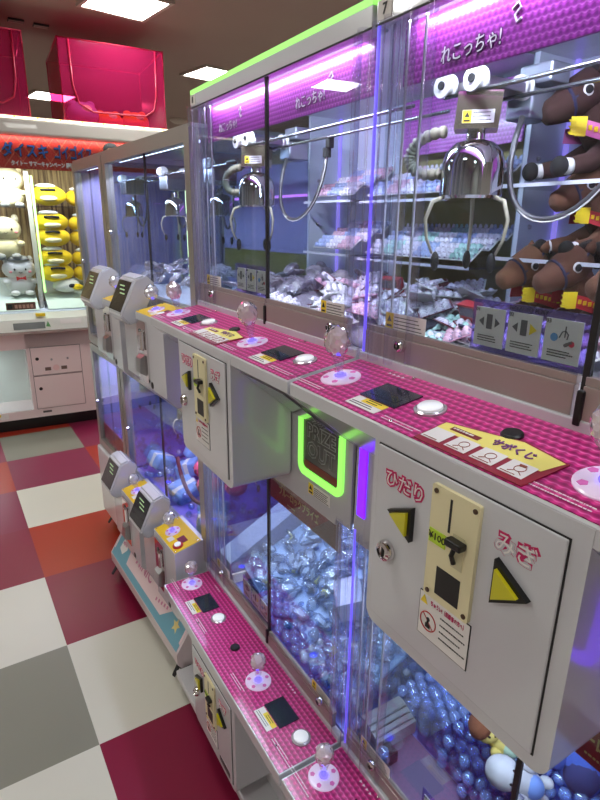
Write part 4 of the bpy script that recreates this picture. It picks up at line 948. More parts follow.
# pink storage boxes on top
M_pv = clear('pink_vinyl', (222, 92, 140), 0.5, 0.15, 1.4, 0.34, (196, 36, 96))
M_pp = mat('pink_piping', (178, 14, 62), 0.4, 0, 0.4)
def pink_box(x0, x1, y0, y1, label):
    z0, z1 = 2.147, 2.64; P = empty('storage_box', (0, 0, 0))
    cx, cy = (x0 + x1) / 2, (y0 + y1) / 2
    global OFF
    P.location = Matrix.Translation(PK.location) @ Matrix.Rotation(R(-3), 4, 'Z') @ Vector((cx, cy, z0)); P.rotation_euler = (0, 0, R(-3)); OFF = Vector((cx, cy, z0))
    MB().box(x0, x1, y0, y1, z0, z0 + 0.004).build('bottom', M_pp, P)
    for nme, q in (('front_sheet', [(x0, y0, z0), (x1, y0, z0), (x1, y0, z1), (x0, y0, z1)]), ('back_sheet', [(x0, y1, z0), (x1, y1, z0), (x1, y1, z1), (x0, y1, z1)]),
                   ('side_sheet', [(x0, y0, z0), (x0, y1, z0), (x0, y1, z1), (x0, y0, z1)]), ('side_sheet', [(x1, y0, z0), (x1, y1, z0), (x1, y1, z1), (x1, y0, z1)]), ('lid', [(x0, y0, z1), (x1, y0, z1), (x1, y1, z1), (x0, y1, z1)])):
        MB().quad(*q).build(nme, clear('pink_clear_vinyl', (246, 176, 198), 0.7, 0.12, 1.4, 0.26, (216, 44, 110)) if nme == 'front_sheet' else M_pv, P)
    for nme, q in (('piping', [(x0, y0, z0), (x1, y0, z0), (x1, y0, z1), (x0, y0, z1)]), ('piping', [(x0, y1, z0), (x1, y1, z0), (x1, y1, z1), (x0, y1, z1)]), ('piping', [(x0, y0, z0), (x0, y1, z0), (x0, y1, z1), (x0, y0, z1)]), ('piping', [(x1, y0, z0), (x1, y1, z0), (x1, y1, z1), (x1, y0, z1)])):
        MB().tube(q, 0.006, 6, True).build(nme, M_pp, P, True)
    fl_ = [(x0 + 0.065, z1 - 0.005), (x0 + 0.072, z0 + 0.22), (x0 + 0.10, z0 + 0.11), (x0 + 0.19, z0 + 0.065), (x1 - 0.15, z0 + 0.07), (x1 - 0.085, z0 + 0.11), (x1 - 0.062, z0 + 0.21), (x1 - 0.055, z1 - 0.005)]
    MB().tube([(a_, y0 - 0.005, b2) for a_, b2 in fl_], 0.006, 6).build('zip', M_pp, P, True)
    OFF = Vector((0, 0, 0))
    return tag(P, label, 'storage box', 'pink see-through storage boxes')
pink_box(0.80, 1.49, 0.03, 0.72, 'see-through pink storage box standing on the pale crane game, right one of two')
pink_box(-0.10, 0.59, 0.03, 0.72, 'see-through pink storage box cut by the left edge of the photo')
def plush_ball(name, loc, r, col, label, cat='toy', stripes=None):
    b = MB(); rn = random.Random(hash(label) % 99); b.ell((0, 0, 0), r, 20, 14); o = b.build(name, mat('plush_' + name + str(len(MATS)), col, 0.9, 0, 0, None, 0, 0.15, 60, 0.6), None, True)
    o.location = loc
    MB().ell((r[0] * 0.1, -r[1] * 0.75, r[2] * 0.3), (r[0] * 0.35, r[1] * 0.3, r[2] * 0.35), 14, 10).build('patch', mat('plush_patch', (240, 226, 210), 0.9), o, True)
    MB().ell((-r[0] * 0.6, 0, r[2] * 0.75), (r[0] * 0.3, r[1] * 0.3, r[2] * 0.35), 12, 8).build('ear', o.data.materials[0], o, True)
    MB().ell((r[0] * 0.5, 0, r[2] * 0.8), (r[0] * 0.3, r[1] * 0.3, r[2] * 0.35), 12, 8).build('ear', o.data.materials[0], o, True)
    return tag(o, label, cat)
plush_ball('plush_toy', (0.96, 4.56, 2.225), (0.11, 0.10, 0.078), (170, 110, 200), 'purple plush toy in the right pink storage box, leftmost in it')
plush_ball('plush_toy', (1.15, 4.60, 2.205), (0.10, 0.09, 0.06), (240, 120, 30), 'orange plush toy in the middle of the right pink storage box')
plush_ball('plush_toy', (1.34, 4.58, 2.212), (0.10, 0.09, 0.066), (244, 130, 20), 'orange plush toy at the right end of the pink storage box')

# plush toys in the far window
def PW(x, y, z): return Matrix.Translation(PK.location) @ Matrix.Rotation(R(-3), 4, 'Z') @ Vector((x, y, z))
M_yp = mat('yellow_plush', (246, 206, 22), 0.9, 0, 0, None, 0, 0.08, 50, 0.6); M_wp = mat('white_plush', (226, 224, 216), 0.9, 0, 0, None, 0, 0.06, 50, 0.6)
M_cp = mat('cream_plush', (238, 226, 180), 0.9, 0, 0, None, 0, 0.06, 50, 0.6); M_bp = mat('black_plush', (26, 24, 26), 0.9)
M_gp = mat('grey_plush', (142, 142, 140), 0.9); M_rd = mat('red_felt', (206, 40, 40), 0.7)
ylab = ['yellow plush cushion on the top shelf behind the far window', 'yellow plush cushion, topmost of the stack under the shelf in the far window', 'yellow plush cushion second from top of the stack in the far window',
        'yellow plush cushion third from top of the stack in the far window', 'yellow plush cushion at the bottom of the stack in the far window']
def cushion(x, y, z, s, label):
    o = MB().ell((0, 0, 0), (0.122 * s, 0.07, 0.070 * s), 20, 12).build('plush_cushion', M_yp, None, True); o.location = PW(x, y, z); o.rotation_euler = (0, 0, R(-3 + 4 * math.sin(z * 40)))
    MB().ell((-0.015, -0.01, 0.064 * s), (0.070 * s, 0.045, 0.018 * s), 16, 10).build('white_pad', M_wp, o, True)
    MB().tube([(-0.05 * s, -0.062, 0.036 * s), (0, -0.074, 0.040 * s), (0.05 * s, -0.062, 0.034 * s)], 0.008, 8).build('dark_band', M_bp, o, True)
    MB().ell((0, -0.060, -0.02 * s), (0.06 * s, 0.016, 0.020 * s), 14, 8).build('pale_panel', M_cp, o, True)
    return tag(o, label, 'cushion', 'yellow plush cushions behind the far window')
zs = [1.675, 1.49, 1.385, 1.235, 1.125]
for k, z_ in enumerate(zs): cushion(0.665, 0.30, z_, 1.0, ylab[k])
for k, z_ in enumerate(zs): cushion(0.90, 0.36, z_ - 0.01, 0.95, ['yellow plush cushion on the top shelf, right one, half hidden by the silver cabinet', 'yellow plush cushion high in the right stack beside the silver cabinet', 'yellow plush cushion in the middle of the right stack beside the silver cabinet', 'yellow plush cushion low in the right stack beside the silver cabinet', 'yellow plush cushion, bottom one of the right stack beside the silver cabinet'][k])
def figure(x, z, s, body, label, hat=None, bow=False, wide=1.0):
    o = MB().ell((0, 0, 0.07 * s), (0.085 * s * wide, 0.06 * s, 0.075 * s), 18, 12).build('plush_toy', body, None, True); o.location = PW(x, 0.32, z)
    hd_ = MB().ell((0, -0.005, 0.175 * s), (0.095 * s * wide, 0.07 * s, 0.075 * s), 20, 14).build('head', body, o, True)
    for sx in (-1, 1):
        MB().ell((sx * 0.035 * s, -0.072 * s, 0.175 * s), (0.006 * s, 0.004, 0.008 * s), 10, 8).build('eye', M_bp, hd_, True)
        MB().ell((sx * 0.06 * s, -0.064 * s, 0.158 * s), (0.012 * s, 0.004, 0.008 * s), 10, 8).build('cheek', mat('cheek_pink', (240, 150, 150), 0.9), hd_, True)
        MB().ell((sx * 0.075 * s * wide, -0.03 * s, 0.09 * s), (0.03 * s, 0.025 * s, 0.02 * s), 10, 8).build('arm', body, o, True)
        MB().ell((sx * 0.045 * s, -0.045 * s, 0.012 * s), (0.032 * s, 0.035 * s, 0.02 * s), 10, 8).build('foot', M_gp if hat is None else body, o, True)
        MB().ell((sx * 0.065 * s * wide, 0, 0.235 * s), (0.022 * s, 0.02 * s, 0.03 * s), 10, 8).build('ear', body, hd_, True)
    MB().tube([(-0.012 * s, -0.076 * s, 0.156 * s), (0, -0.078 * s, 0.151 * s), (0.012 * s, -0.076 * s, 0.156 * s)], 0.002, 6).build('mouth', M_bp, hd_, True)
    if hat: MB().lathe([(0.07 * s, 0), (0.075 * s, 0.01), (0.06 * s, 0.035), (0, 0.045)], (0, 0, 0.23 * s), (0, 0, 1), 18).build('hat', hat, o, True)
    if bow:
        bw = MB(); bw.prism([(0, -0.07 * s, 0.115 * s), (-0.03 * s, -0.07 * s, 0.13 * s), (-0.03 * s, -0.07 * s, 0.10 * s)], (0, -0.008, 0)); bw.prism([(0.03 * s, -0.07 * s, 0.13 * s), (0.0, -0.07 * s, 0.115 * s), (0.03 * s, -0.07 * s, 0.10 * s)], (0, -0.008, 0))
        bw.ell((0, -0.075 * s, 0.115 * s), 0.007 * s, 8, 6); bw.build('bow', M_rd, o)
    return tag(o, label, 'plush toy')
figure(0.42, 1.592, 1.05, M_cp, 'cream plush toy with pink cheeks on the top shelf at the left edge')
figure(0.35, 1.237, 1.15, M_cp, 'cream plush toy on the middle shelf at the left edge of the photo')
figure(0.41, 0.975, 1.05, M_wp, 'big white plush toy with grey cap and red bow tie at the left edge', M_gp, True, 1.15)
o = MB().ell((0, 0, 0), (0.10, 0.05, 0.05), 16, 10).build('plush_toy', M_wp, None, True); o.location = PW(0.72, 0.28, 1.03); tag(o, 'white fluffy plush lying at the bottom of the far window', 'plush toy')
MB().ell((0.07, -0.03, -0.01), (0.045, 0.03, 0.022), 12, 8).build('yellow_end', M_yp, o, True)
MB().ell((0.03, -0.03, 0.0), (0.03, 0.03, 0.018), 12, 8).build('black_end', M_bp, o, True)

# ================================================================== prizes
rnd = random.Random(11)
def rotm(x, y, z): return Matrix.Rotation(z, 4, 'Z') @ Matrix.Rotation(y, 4, 'Y') @ Matrix.Rotation(x, 4, 'X')
def place(o, loc, rot):
    o.rotation_mode = 'XYZ'; o.location = loc; o.rotation_euler = rot; return o
def make_pack(name, backc, pearlm, nx=3, ny=4, label='', cat='trinket pack', group=None):
    """card with a clear blister full of pearl drops; the blister sheet is one mesh"""
    o = MB().box(-0.026, 0.026, -0.034, 0.034, -0.001, 0.001).build(name, backc, None)
    b = bmesh.new(); W_, H_ = 0.048, 0.062; sx, sy = nx * 5, ny * 5; g = []
    for j in range(sy + 1):
        row = []
        for i in range(sx + 1):
            fx, fy = (i / 5) % 1.0, (j / 5) % 1.0
            d = math.hypot(fx - 0.5, fy - 0.5) / 0.46; z = math.sqrt(max(0, 1 - d * d)) * 0.0085
            if i in (0, sx) or j in (0, sy): z = 0
            row.append(b.verts.new((-W_ / 2 + W_ * i / sx, -H_ / 2 + H_ * j / sy, 0.0012 + z)))
        g.append(row)
    for j in range(sy):
        for i in range(sx): b.faces.new((g[j][i], g[j][i + 1], g[j + 1][i + 1], g[j + 1][i]))
    for f in b.faces: f.material_index = 1 if all(v.co.z < 0.0045 for v in f.verts) else 0
    m = MB(); m.bm.free(); m.bm = b
    m.build('pearl_sheet', [pearlm, mat('blister_base', (128, 116, 150), 0.3)], o, True)
    return tag(o, label, cat, group)
def dup(proto, loc, rot, label=None, group=None):
    c = proto.copy(); C.objects.link(c); place(c, loc, rot)
    if label: c['label'] = label
    if group: c['group'] = group
    for ch in PKIDS[proto.name]:
        k = ch.copy(); C.objects.link(k); k.parent = c
    return c
PKIDS = {}
def reg(p): PKIDS[p.name] = [x for x in bpy.data.objects if x.parent == p]; return p
pearls = [mat('pearl_white', (232, 222, 240)), mat('pearl_pink', (226, 176, 200), 0.18, 0, 1.0), mat('pearl_mint', (176, 220, 214), 0.18, 0, 1.0), mat('pearl_blue', (170, 184, 232), 0.18, 0, 1.0)]
card_m = [M_paper, mat('card_rose', (214, 150, 176), 0.5), mat('card_navy', (40, 44, 84), 0.5), mat('card_wine', (110, 32, 52), 0.5)]
LBL_S = 'pearl trinket packs leaning on the clear shelves inside the large white crane games'
protos = []
for k in range(4):
    protos.append(reg(make_pack('trinket_pack', card_m[0], pearls[k], label='pearl trinket pack leaning in a row on a clear shelf', group=LBL_S)))
first = set()
def take(p, loc, rot, label, group, cat=None):
    if p.name not in first:
        first.add(p.name); place(p, loc, rot); p['label'] = label; p['group'] = group; return p
    return dup(p, loc, rot, label, group)
# shelves and the packs on them, against the back wall
def shelf(x0, x1, y0, y1, z, label):
    s_ = MB().box(x0, x1, y0, y1, z - 0.004, z).build('clear_shelf', M_acry, None)
    B('front_edge', mat('shelf_edge', (220, 220, 236), 0.3), s_, x0 - 0.001, x0 + 0.001, y0, y1, z - 0.005, z + 0.001)
    return tag(s_, label, 'shelf')
def packs_on(x0, y0, y1, z, n_rows, cols, label, group):
    for r in range(n_rows):
        y = y0 + 0.03
        k = 0
        while y < y1 - 0.02:
            take(protos[cols[(k + r) % len(cols)]], (x0 + 0.032 + 0.050 * r, y, z + 0.026 + 0.020 * r), (0, R(-38), 0), label, group)
            y += 0.056; k += 1
shelf(0.885, XB - 0.002, 0.80, 1.17, 1.420, 'clear shelf of pearl packs behind the glass, lower one at the divider')
packs_on(0.885, 0.81, 1.16, 1.422, 3, [2, 0, 3, 0], 'pearl trinket pack leaning on the lower clear shelf left of the divider', 'pearl packs on the lower clear shelf')
shelf(0.885, XB - 0.002, 0.80, 1.17, 1.555, 'clear shelf of pearl packs behind the glass, upper one at the divider')
packs_on(0.885, 0.81, 1.16, 1.557, 3, [0, 1, 3], 'pearl trinket pack leaning on the upper clear shelf left of the divider', 'pearl packs on the upper clear shelf')
shelf(0.885, XB - 0.002, 1.21, 1.43, 1.425, 'clear corner shelf of pearl packs in the far corner, lower one')
packs_on(0.885, 1.22, 1.42, 1.427, 3, [1, 0, 3], 'pearl trinket pack leaning on the lower corner shelf', 'pearl packs on the lower corner shelf')
shelf(0.885, XB - 0.002, 1.21, 1.43, 1.560, 'clear corner shelf of pearl packs in the far corner, upper one')
packs_on(0.885, 1.22, 1.42, 1.562, 3, [0, 3, 1], 'pearl trinket pack leaning on the upper corner shelf', 'pearl packs on the upper corner shelf')
tag(B('wall_poster', M_olive, None, XB - 0.006, XB - 0.001, 0.80, 1.19, 1.290, 1.75), 'olive and gold printed poster on the back wall behind the pearl shelves', 'poster')
# heaps of packs on the upper playfields
flat = [reg(make_pack('trinket_pack', card_m[k % 4], pearls[k % 3], label='x')) for k in range(4)]
def heap(x0, x1, y0, y1, n, zf, which, label, group, tilt=28):
    for i in range(n):
        x = rnd.uniform(x0, x1); y = rnd.uniform(y0, y1); z = zf(x, y) + rnd.uniform(-0.006, 0.010)
        take(flat[rnd.choice(which)], (x, y, z), (R(rnd.gauss(0, tilt * 0.6)), R(rnd.gauss(0, tilt * 0.6) - 8), rnd.uniform(0, 6.3)), label, group)
base_m = mat('heap_base', (120, 110, 130), 0.7, 0, 0, None, 0, 0.5, 60)
def mound(name, x0, x1, y0, y1, zf, lift, m, label, cat, n=14):
    b = bmesh.new(); g = []
    for i in range(n + 1):
        g.append([b.verts.new((x0 + (x1 - x0) * i / n, y0 + (y1 - y0) * j / n, zf(x0 + (x1 - x0) * i / n, y0 + (y1 - y0) * j / n) - lift)) for j in range(n + 1)])
    for i in range(n):
        for j in range(n): b.faces.new((g[i][j], g[i + 1][j], g[i + 1][j + 1], g[i][j + 1]))
    q = MB(); q.bm.free(); q.bm = b; zb = None
    o = q.build(name, m, None, True); md = o.modifiers.new('thick', 'SOLIDIFY'); md.thickness = 0.01
    return tag(o, label, cat, None, 'stuff')
zA = lambda x, y: 1.300 + 0.055 * math.sin(min(1, max(0, (x - 0.60) / 0.30)) * 1.57) + 0.012 * math.sin(y * 23)
mound('heaped_packs', 0.62, 1.02, 0.77, 1.44, zA, 0.012, base_m, 'jumble of small packs under the heap in the upper left window', 'trinket packs')
heap(0.615, 0.98, 0.78, 1.18, 105, zA, [0, 0, 1, 0, 3], 'small pearl pack lying in the heap behind the upper window left of number 7', 'pearl packs heaped left of number 7')
zB = lambda x, y: 1.296 + 0.05 * math.sin(min(1, max(0, (x - 0.62) / 0.30)) * 1.57) * min(1, max(0.0, (y - 0.32) / 0.2))
heap(0.70, 0.99, 0.46, 0.715, 62, zB, [0, 0, 1, 2, 3], 'small pearl pack lying in the heap behind the upper window of number 7', 'pearl packs heaped in number 7', 20)
M_bag = clear('clear_wrap', (232, 232, 244), 1.6, 0.12, 1.45, 0.35, (214, 204, 216), 1.0, 50)
M_wine = mat('wine_trinket', (96, 30, 46), 0.4, 0, 0.4); M_lil = mat('lilac_trinket', (170, 150, 190), 0.4, 0, 0.4); M_dk = mat('dark_trinket', (52, 44, 60), 0.4, 0, 0.4)
def bag(name, inner, size, seed, m=None, shape=(1, 0.7, 0.3)):
    rn = random.Random(seed); b = MB().ico((0, 0, 0), size, 3, 0.10, rn)
    for v in b.bm.verts:
        v.co.x *= shape[0]; v.co.y *= shape[1]; v.co.z *= shape[2]
        if abs(v.co.x) > size * 0.75: v.co.z *= 0.3; v.co.y *= 1.2
    o = b.build(name, m or M_bag, None)
    MB().box(-size * 0.55, size * 0.55, -size * 0.35, size * 0.35, -size * 0.07, size * 0.07, bev=size * 0.05).build('insert', inner, o)
    return reg(o)
tb = [bag('wrapped_trinket', M_wine, 0.024, 1), bag('wrapped_trinket', M_lil, 0.024, 2), bag('wrapped_trinket', M_dk, 0.024, 3)]
for t_ in tb: tag(t_, 'x', 'wrapped trinket')
for i in range(95):
    x = rnd.uniform(0.615, 0.95); y = rnd.uniform(1.15, 1.45); p = tb[rnd.choice([0, 0, 1, 2])]
    take(p, (x, y, zA(x, y) + rnd.uniform(0, 0.016)), (R(rnd.gauss(0, 30)), R(rnd.gauss(0, 30)), rnd.uniform(0, 6.3)), 'small wrapped trinket in the dark red heap at the far end of the window', 'wrapped trinkets heaped at the far end of the upper window')
# two boxes standing in the heaps
def small_box(loc, size, rot, cm, label, strip=None, cat='box'):
    o = MB().box(-size[0] / 2, size[0] / 2, -size[1] / 2, size[1] / 2, -size[2] / 2, size[2] / 2, bev=0.001).build('small_box', cm, None); place(o, loc, rot)
    if strip: MB().box(-size[0] / 2 - 0.0006, -size[0] / 2 + 0.001, -size[1] * 0.42, size[1] * 0.42, size[2] * 0.05, size[2] * 0.42).build('printed_band', strip, o)
    return tag(o, label, cat)
small_box((0.745, 0.655, 1.355), (0.02, 0.045, 0.045), (0, R(-20), R(-10)), mat('box_red', (170, 40, 50), 0.4), 'small red box standing up in the pearl heap of number 7', M_dk)
small_box((0.80, 0.93, 1.372), (0.02, 0.05, 0.045), (0, R(-15), R(10)), MATS['box_red'], 'small red box standing in the pearl heap left of number 7', M_dk)

# ---- clear blue balls
M_ball = clear('blue_clear_ball', (200, 216, 255), 3.0, 0.05, 1.5, 0.26, (150, 186, 255), 0.3, 140)
M_ball2 = clear('pale_clear_ball', (230, 236, 255), 3.0, 0.05, 1.5, 0.30, (214, 228, 255), 0.35, 140)
def ballproto(m, lab):
    o = MB().ell((0, 0, 0), 0.0122, 16, 12).build('clear_ball', m, None, True)
    MB().tube([(0.0123 * math.cos(t), 0.0123 * math.sin(t), 0) for t in [2 * math.pi * k / 16 for k in range(16)]], 0.0006, 4, True).build('ball_seam', M_ball2, o)
    return tag(reg(o), lab, 'ball')
b1 = ballproto(M_ball, 'x'); b2 = ballproto(M_ball2, 'x')
def pit(x0, x1, y0, y1, zf, n_ind, label, group, stufflabel, seed, avoid=()):
    rn = random.Random(seed); pts = []; d = 0.0248; i = 0
    y = y0
    while y < y1:
        x = x0 + (d / 2 if i % 2 else 0)
        while x < x1:
            if not any((x - ax) ** 2 + (y - ay) ** 2 < ar ** 2 for ax, ay, ar in avoid): pts.append((x, y))
            x += d
        y += d * 0.87; i += 1
    rn.shuffle(pts)
    pts.sort(key=lambda p: math.hypot(p[0], p[1]) )
    ind, rest = pts[:n_ind], pts[n_ind:]
    for (x, y) in ind:
        take(b1 if rn.random() < 0.6 else b2, (x + rn.uniform(-0.002, 0.002), y + rn.uniform(-0.002, 0.002), zf(x, y) + rn.uniform(-0.009, 0.009)), (rn.uniform(0, 3), rn.uniform(0, 3), 0), label, group)
    tv, tf = [], []; _b = bmesh.new(); bmesh.ops.create_uvsphere(_b, u_segments=12, v_segments=8, radius=0.0122)
    _b.verts.index_update(); tv = [v.co.copy() for v in _b.verts]; tf = [[v.index for v in f.verts] for f in _b.faces]; _b.free()
    cs_ = [(x, y, zf(x, y) + rn.uniform(-0.009, 0.009)) for (x, y) in rest] + [(x + 0.0125, y + 0.007, zf(x, y) - 0.021) for (x, y) in pts if rn.random() < 0.9] + [(x, y + 0.01, zf(x, y) - 0.021 * q_) for (x, y) in pts for q_ in (2, 3) if zf(x, y) - 0.021 * q_ > 0.447]
    V, F = [], []
    for c in cs_:
        n_ = len(V); V += [(v.x + c[0], v.y + c[1], v.z + c[2]) for v in tv]; F += [[n_ + i_ for i_ in f] for f in tf]
    me = bpy.data.meshes.new('clear_balls'); me.from_pydata(V, [], F); me.materials.append(M_ball)
    for p_ in me.polygons: p_.use_smooth = True
    so = bpy.data.objects.new('clear_balls', me); C.objects.link(so); tag(so, stufflabel, 'balls', None, 'stuff')
zP = lambda x, y: 0.496 + 0.34 * max(0, x - 0.66) + 0.012 * math.sin(x * 31 + y * 17)
pit(0.598, 1.015, 0.03, 0.728, zP, 150, 'clear blue ball in the lower window of number 7', 'clear blue balls in the lower window of number 7', 'clear blue balls filling the pit behind the nearest lower window', 3, ((0.655, 0.68, 0.062), (0.655, 0.60, 0.058), (0.65, 0.54, 0.055), (0.64, 0.48, 0.05), (0.62, 0.43, 0.04)))
zQ = lambda x, y: 0.485 + 0.12 * max(0, x - 0.66) + 0.01 * math.sin(x * 31 + y * 17)
pit(0.598, 0.80, 0.765, 1.20, zQ, 70, 'clear blue ball in the lower window left of number 7', 'clear blue balls in the lower window left of number 7', 'clear blue balls at the bottom of the lower window left of number 7', 5)

# ---- wrapped packets in the lower window of the farther white unit
M_wrap = clear('crinkled_wrap', (232, 240, 255), 2.6, 0.08, 1.5, 0.16, (196, 216, 250), 1.0, 90)
wp = [bag('wrapped_packet', mat('insert_pale', (206, 222, 246), 0.5), 0.026, 21, M_wrap, (1, 0.72, 0.34)), bag('wrapped_packet', mat('insert_yellow', (214, 206, 96), 0.5), 0.022, 22, M_wrap, (1, 0.72, 0.34)), bag('wrapped_packet', mat('insert_slate', (110, 126, 160), 0.5), 0.026, 23, M_wrap, (1, 0.72, 0.34))]
wl_ = ['wrapped packet with pale insert in the lower window heap', 'wrapped packet with yellow insert in the lower window heap', 'wrapped packet with slate blue insert in the lower window heap']
wg_ = ['wrapped packets with pale inserts', 'wrapped packets with yellow inserts', 'wrapped packets with slate inserts']
for t_ in wp: tag(t_, 'x', 'wrapped packet')
zW = lambda x, y: 0.50 + 0.42 * max(0, x - 0.66) + 0.02 * math.sin(y * 19)
mound('heaped_packets', 0.64, 1.01, 0.77, 1.36, zW, 0.03, mat('packet_base', (150, 176, 226), 0.6, 0, 0, None, 0, 0.3, 50), 'crumpled clear wrapping under the heap of packets in the lower window', 'wrapping')
for i in range(275):
    x = rnd.uniform(0.65, 1.0); y = rnd.uniform(0.78, 1.34); k = rnd.choice([0, 0, 0, 0, 0, 2, 2, 0, 2, 0, 0, 1])
    take(wp[k], (x, y, zW(x, y) + rnd.uniform(-0.012, 0.022)), (R(rnd.gauss(0, 35)), R(rnd.gauss(0, 35)), rnd.uniform(0, 6.3)), wl_[k], wg_[k])
small_box((0.745, 0.955, 0.590), (0.07, 0.09, 0.055), (R(6), R(-14), R(-28)), mat('box_pale', (150, 160, 190), 0.4), 'pale box with a red lid edge among the packets in the lower window', M_red)
# white ramp of the prize chute at the far end of that window
rp = MB().prism([(0.60, 1.37, 0.50), (0.60, 1.37, 0.44), (1.02, 1.37, 0.44), (1.02, 1.37, 0.72)], (0, 0.085, 0)).build('chute_ramp', M_panel, None)
MB().box(0.60, 1.02, 1.362, 1.366, 0.44, 0.76).build('chute_wall', M_acry, rp); B('ramp_edge', M_paper, rp, 0.60, 1.02, 1.352, 1.361, 0.44, 0.47)
tag(rp, 'white sloping chute ramp at the far end of the lower window', 'prize chute')
# metal prize ledge in the lower window of number 7
lg = MB().prism([(0.605, 0.660, 0.455), (0.605, 0.660, 0.485), (0.605, 0.700, 0.503), (0.605, 0.718, 0.503), (0.605, 0.718, 0.455)], (0.105, 0, 0)).build('metal_ledge', mat('aluminium', (150, 154, 164), 0.35, 0.7), None)
for k in range(3): B('ledge_groove', M_steel, lg, 0.607, 0.708, 0.666 + k * 0.012, 0.669 + k * 0.012, 0.4875 + k * 0.0054, 0.4915 + k * 0.0054)
B('sensor', M_black, lg, 0.610, 0.635, 0.63, 0.66, 0.447, 0.475, bev=0.002)
for nm_, q_, lb_ in (('acrylic_divider', (0.712, 0.714, 0.40, 0.655, 0.44, 0.555), 'clear upright panel beside the metal ledge in the nearest ball pit'), ('acrylic_divider', (0.60, 0.71, 0.398, 0.400, 0.44, 0.555), 'clear upright panel at the near end of the chute in the ball pit')):
    cp_ = MB().box(*q_).build(nm_, M_acry, None); B('panel_edge', M_acry, cp_, q_[0], q_[1], q_[2], q_[3], q_[5], q_[5] + 0.001); tag(cp_, lb_, 'panel')
tag(MB().box(0.598, 0.710, 0.402, 0.728, 0.4325, 0.440).build('chute_floor', mat('dusky_floor', (112, 96, 130), 0.35, 0.2), None), 'dark smooth chute floor behind the nearest lower glass', 'chute floor')
tag(lg, 'grooved metal ledge just behind the nearest lower window', 'ledge')

# ---- plush toys in the ball pit
def pitplush(loc, rot, col, label, capc=None, belly=None, s=1.0, face=True):
    body = mat('pit_plush_%d' % len(MATS), col, 0.9, 0, 0, None, 0, 0.06, 70, 0.5)
    o = MB().ell((0, 0, 0), (0.032 * s, 0.028 * s, 0.045 * s), 20, 14).build('plush_toy', body, None, True); place(o, loc, rot)
    hd_ = MB().ell((0, 0, 0.052 * s), (0.034 * s, 0.030 * s, 0.030 * s), 20, 14).build('head', body, o, True)
    if capc: MB().lathe([(0.034 * s, 0), (0.0345 * s, 0.008), (0.024 * s, 0.024 * s), (0, 0.028 * s)], (0, 0, 0.060 * s), (0, 0, 1), 18).build('cap', capc, o, True)
    if belly: MB().ell((-0.014 * s, 0, -0.004), (0.022 * s, 0.022 * s, 0.028 * s), 16, 10).build('belly_patch', belly, o, True)
    for sy in (-1, 1):
        MB().ell((-0.030 * s, sy * 0.011 * s, 0.056 * s), (0.003, 0.003 * s, 0.004 * s), 8, 6).build('eye', M_bp, hd_, True)
        MB().ell((-0.016 * s, sy * 0.028 * s, 0.010 * s), (0.010 * s, 0.012 * s, 0.018 * s), 10, 8).build('arm', body, o, True)
        MB().ell((-0.012 * s, sy * 0.016 * s, -0.042 * s), (0.016 * s, 0.012 * s, 0.012 * s), 10, 8).build('foot', body, o, True)
    MB().ell((-0.033 * s, 0, 0.047 * s), (0.003, 0.005 * s, 0.0025 * s), 8, 6).build('mouth', M_bp, hd_, True)
    return tag(o, label, 'plush toy')
def aim(d):
    z = Vector(d).normalized(); x = Vector((0.72, 0.48, -0.9)); x = (x - z * x.dot(z)).normalized(); y = z.cross(x)
    return Matrix(((x.x, y.x, z.x), (x.y, y.y, z.y), (x.z, y.z, z.z))).to_euler()
pitplush((0.768, 0.490, 0.560), aim((-0.55, 0.5, 0.6)), (214, 196, 112), 'cream plush toy with brown cap lying on the blue balls', mat('cap_brown', (110, 66, 42), 0.9), mat('belly_mint', (170, 200, 180), 0.9), 0.85)
pitplush((0.745, 0.425, 0.545), aim((-0.7, 0.35, 0.5)), (176, 178, 188), 'round white plush toy with pale blue belly sunk in the blue balls', None, mat('belly_blue', (110, 144, 214), 0.9), 0.95)
pitplush((0.850, 0.385, 0.570), aim((0.1, 0.1, 1)), (56, 84, 170), 'dark blue plush toy in the ball pit at the right edge of the photo', None, mat('belly_navy', (40, 46, 96), 0.9), 1.5)

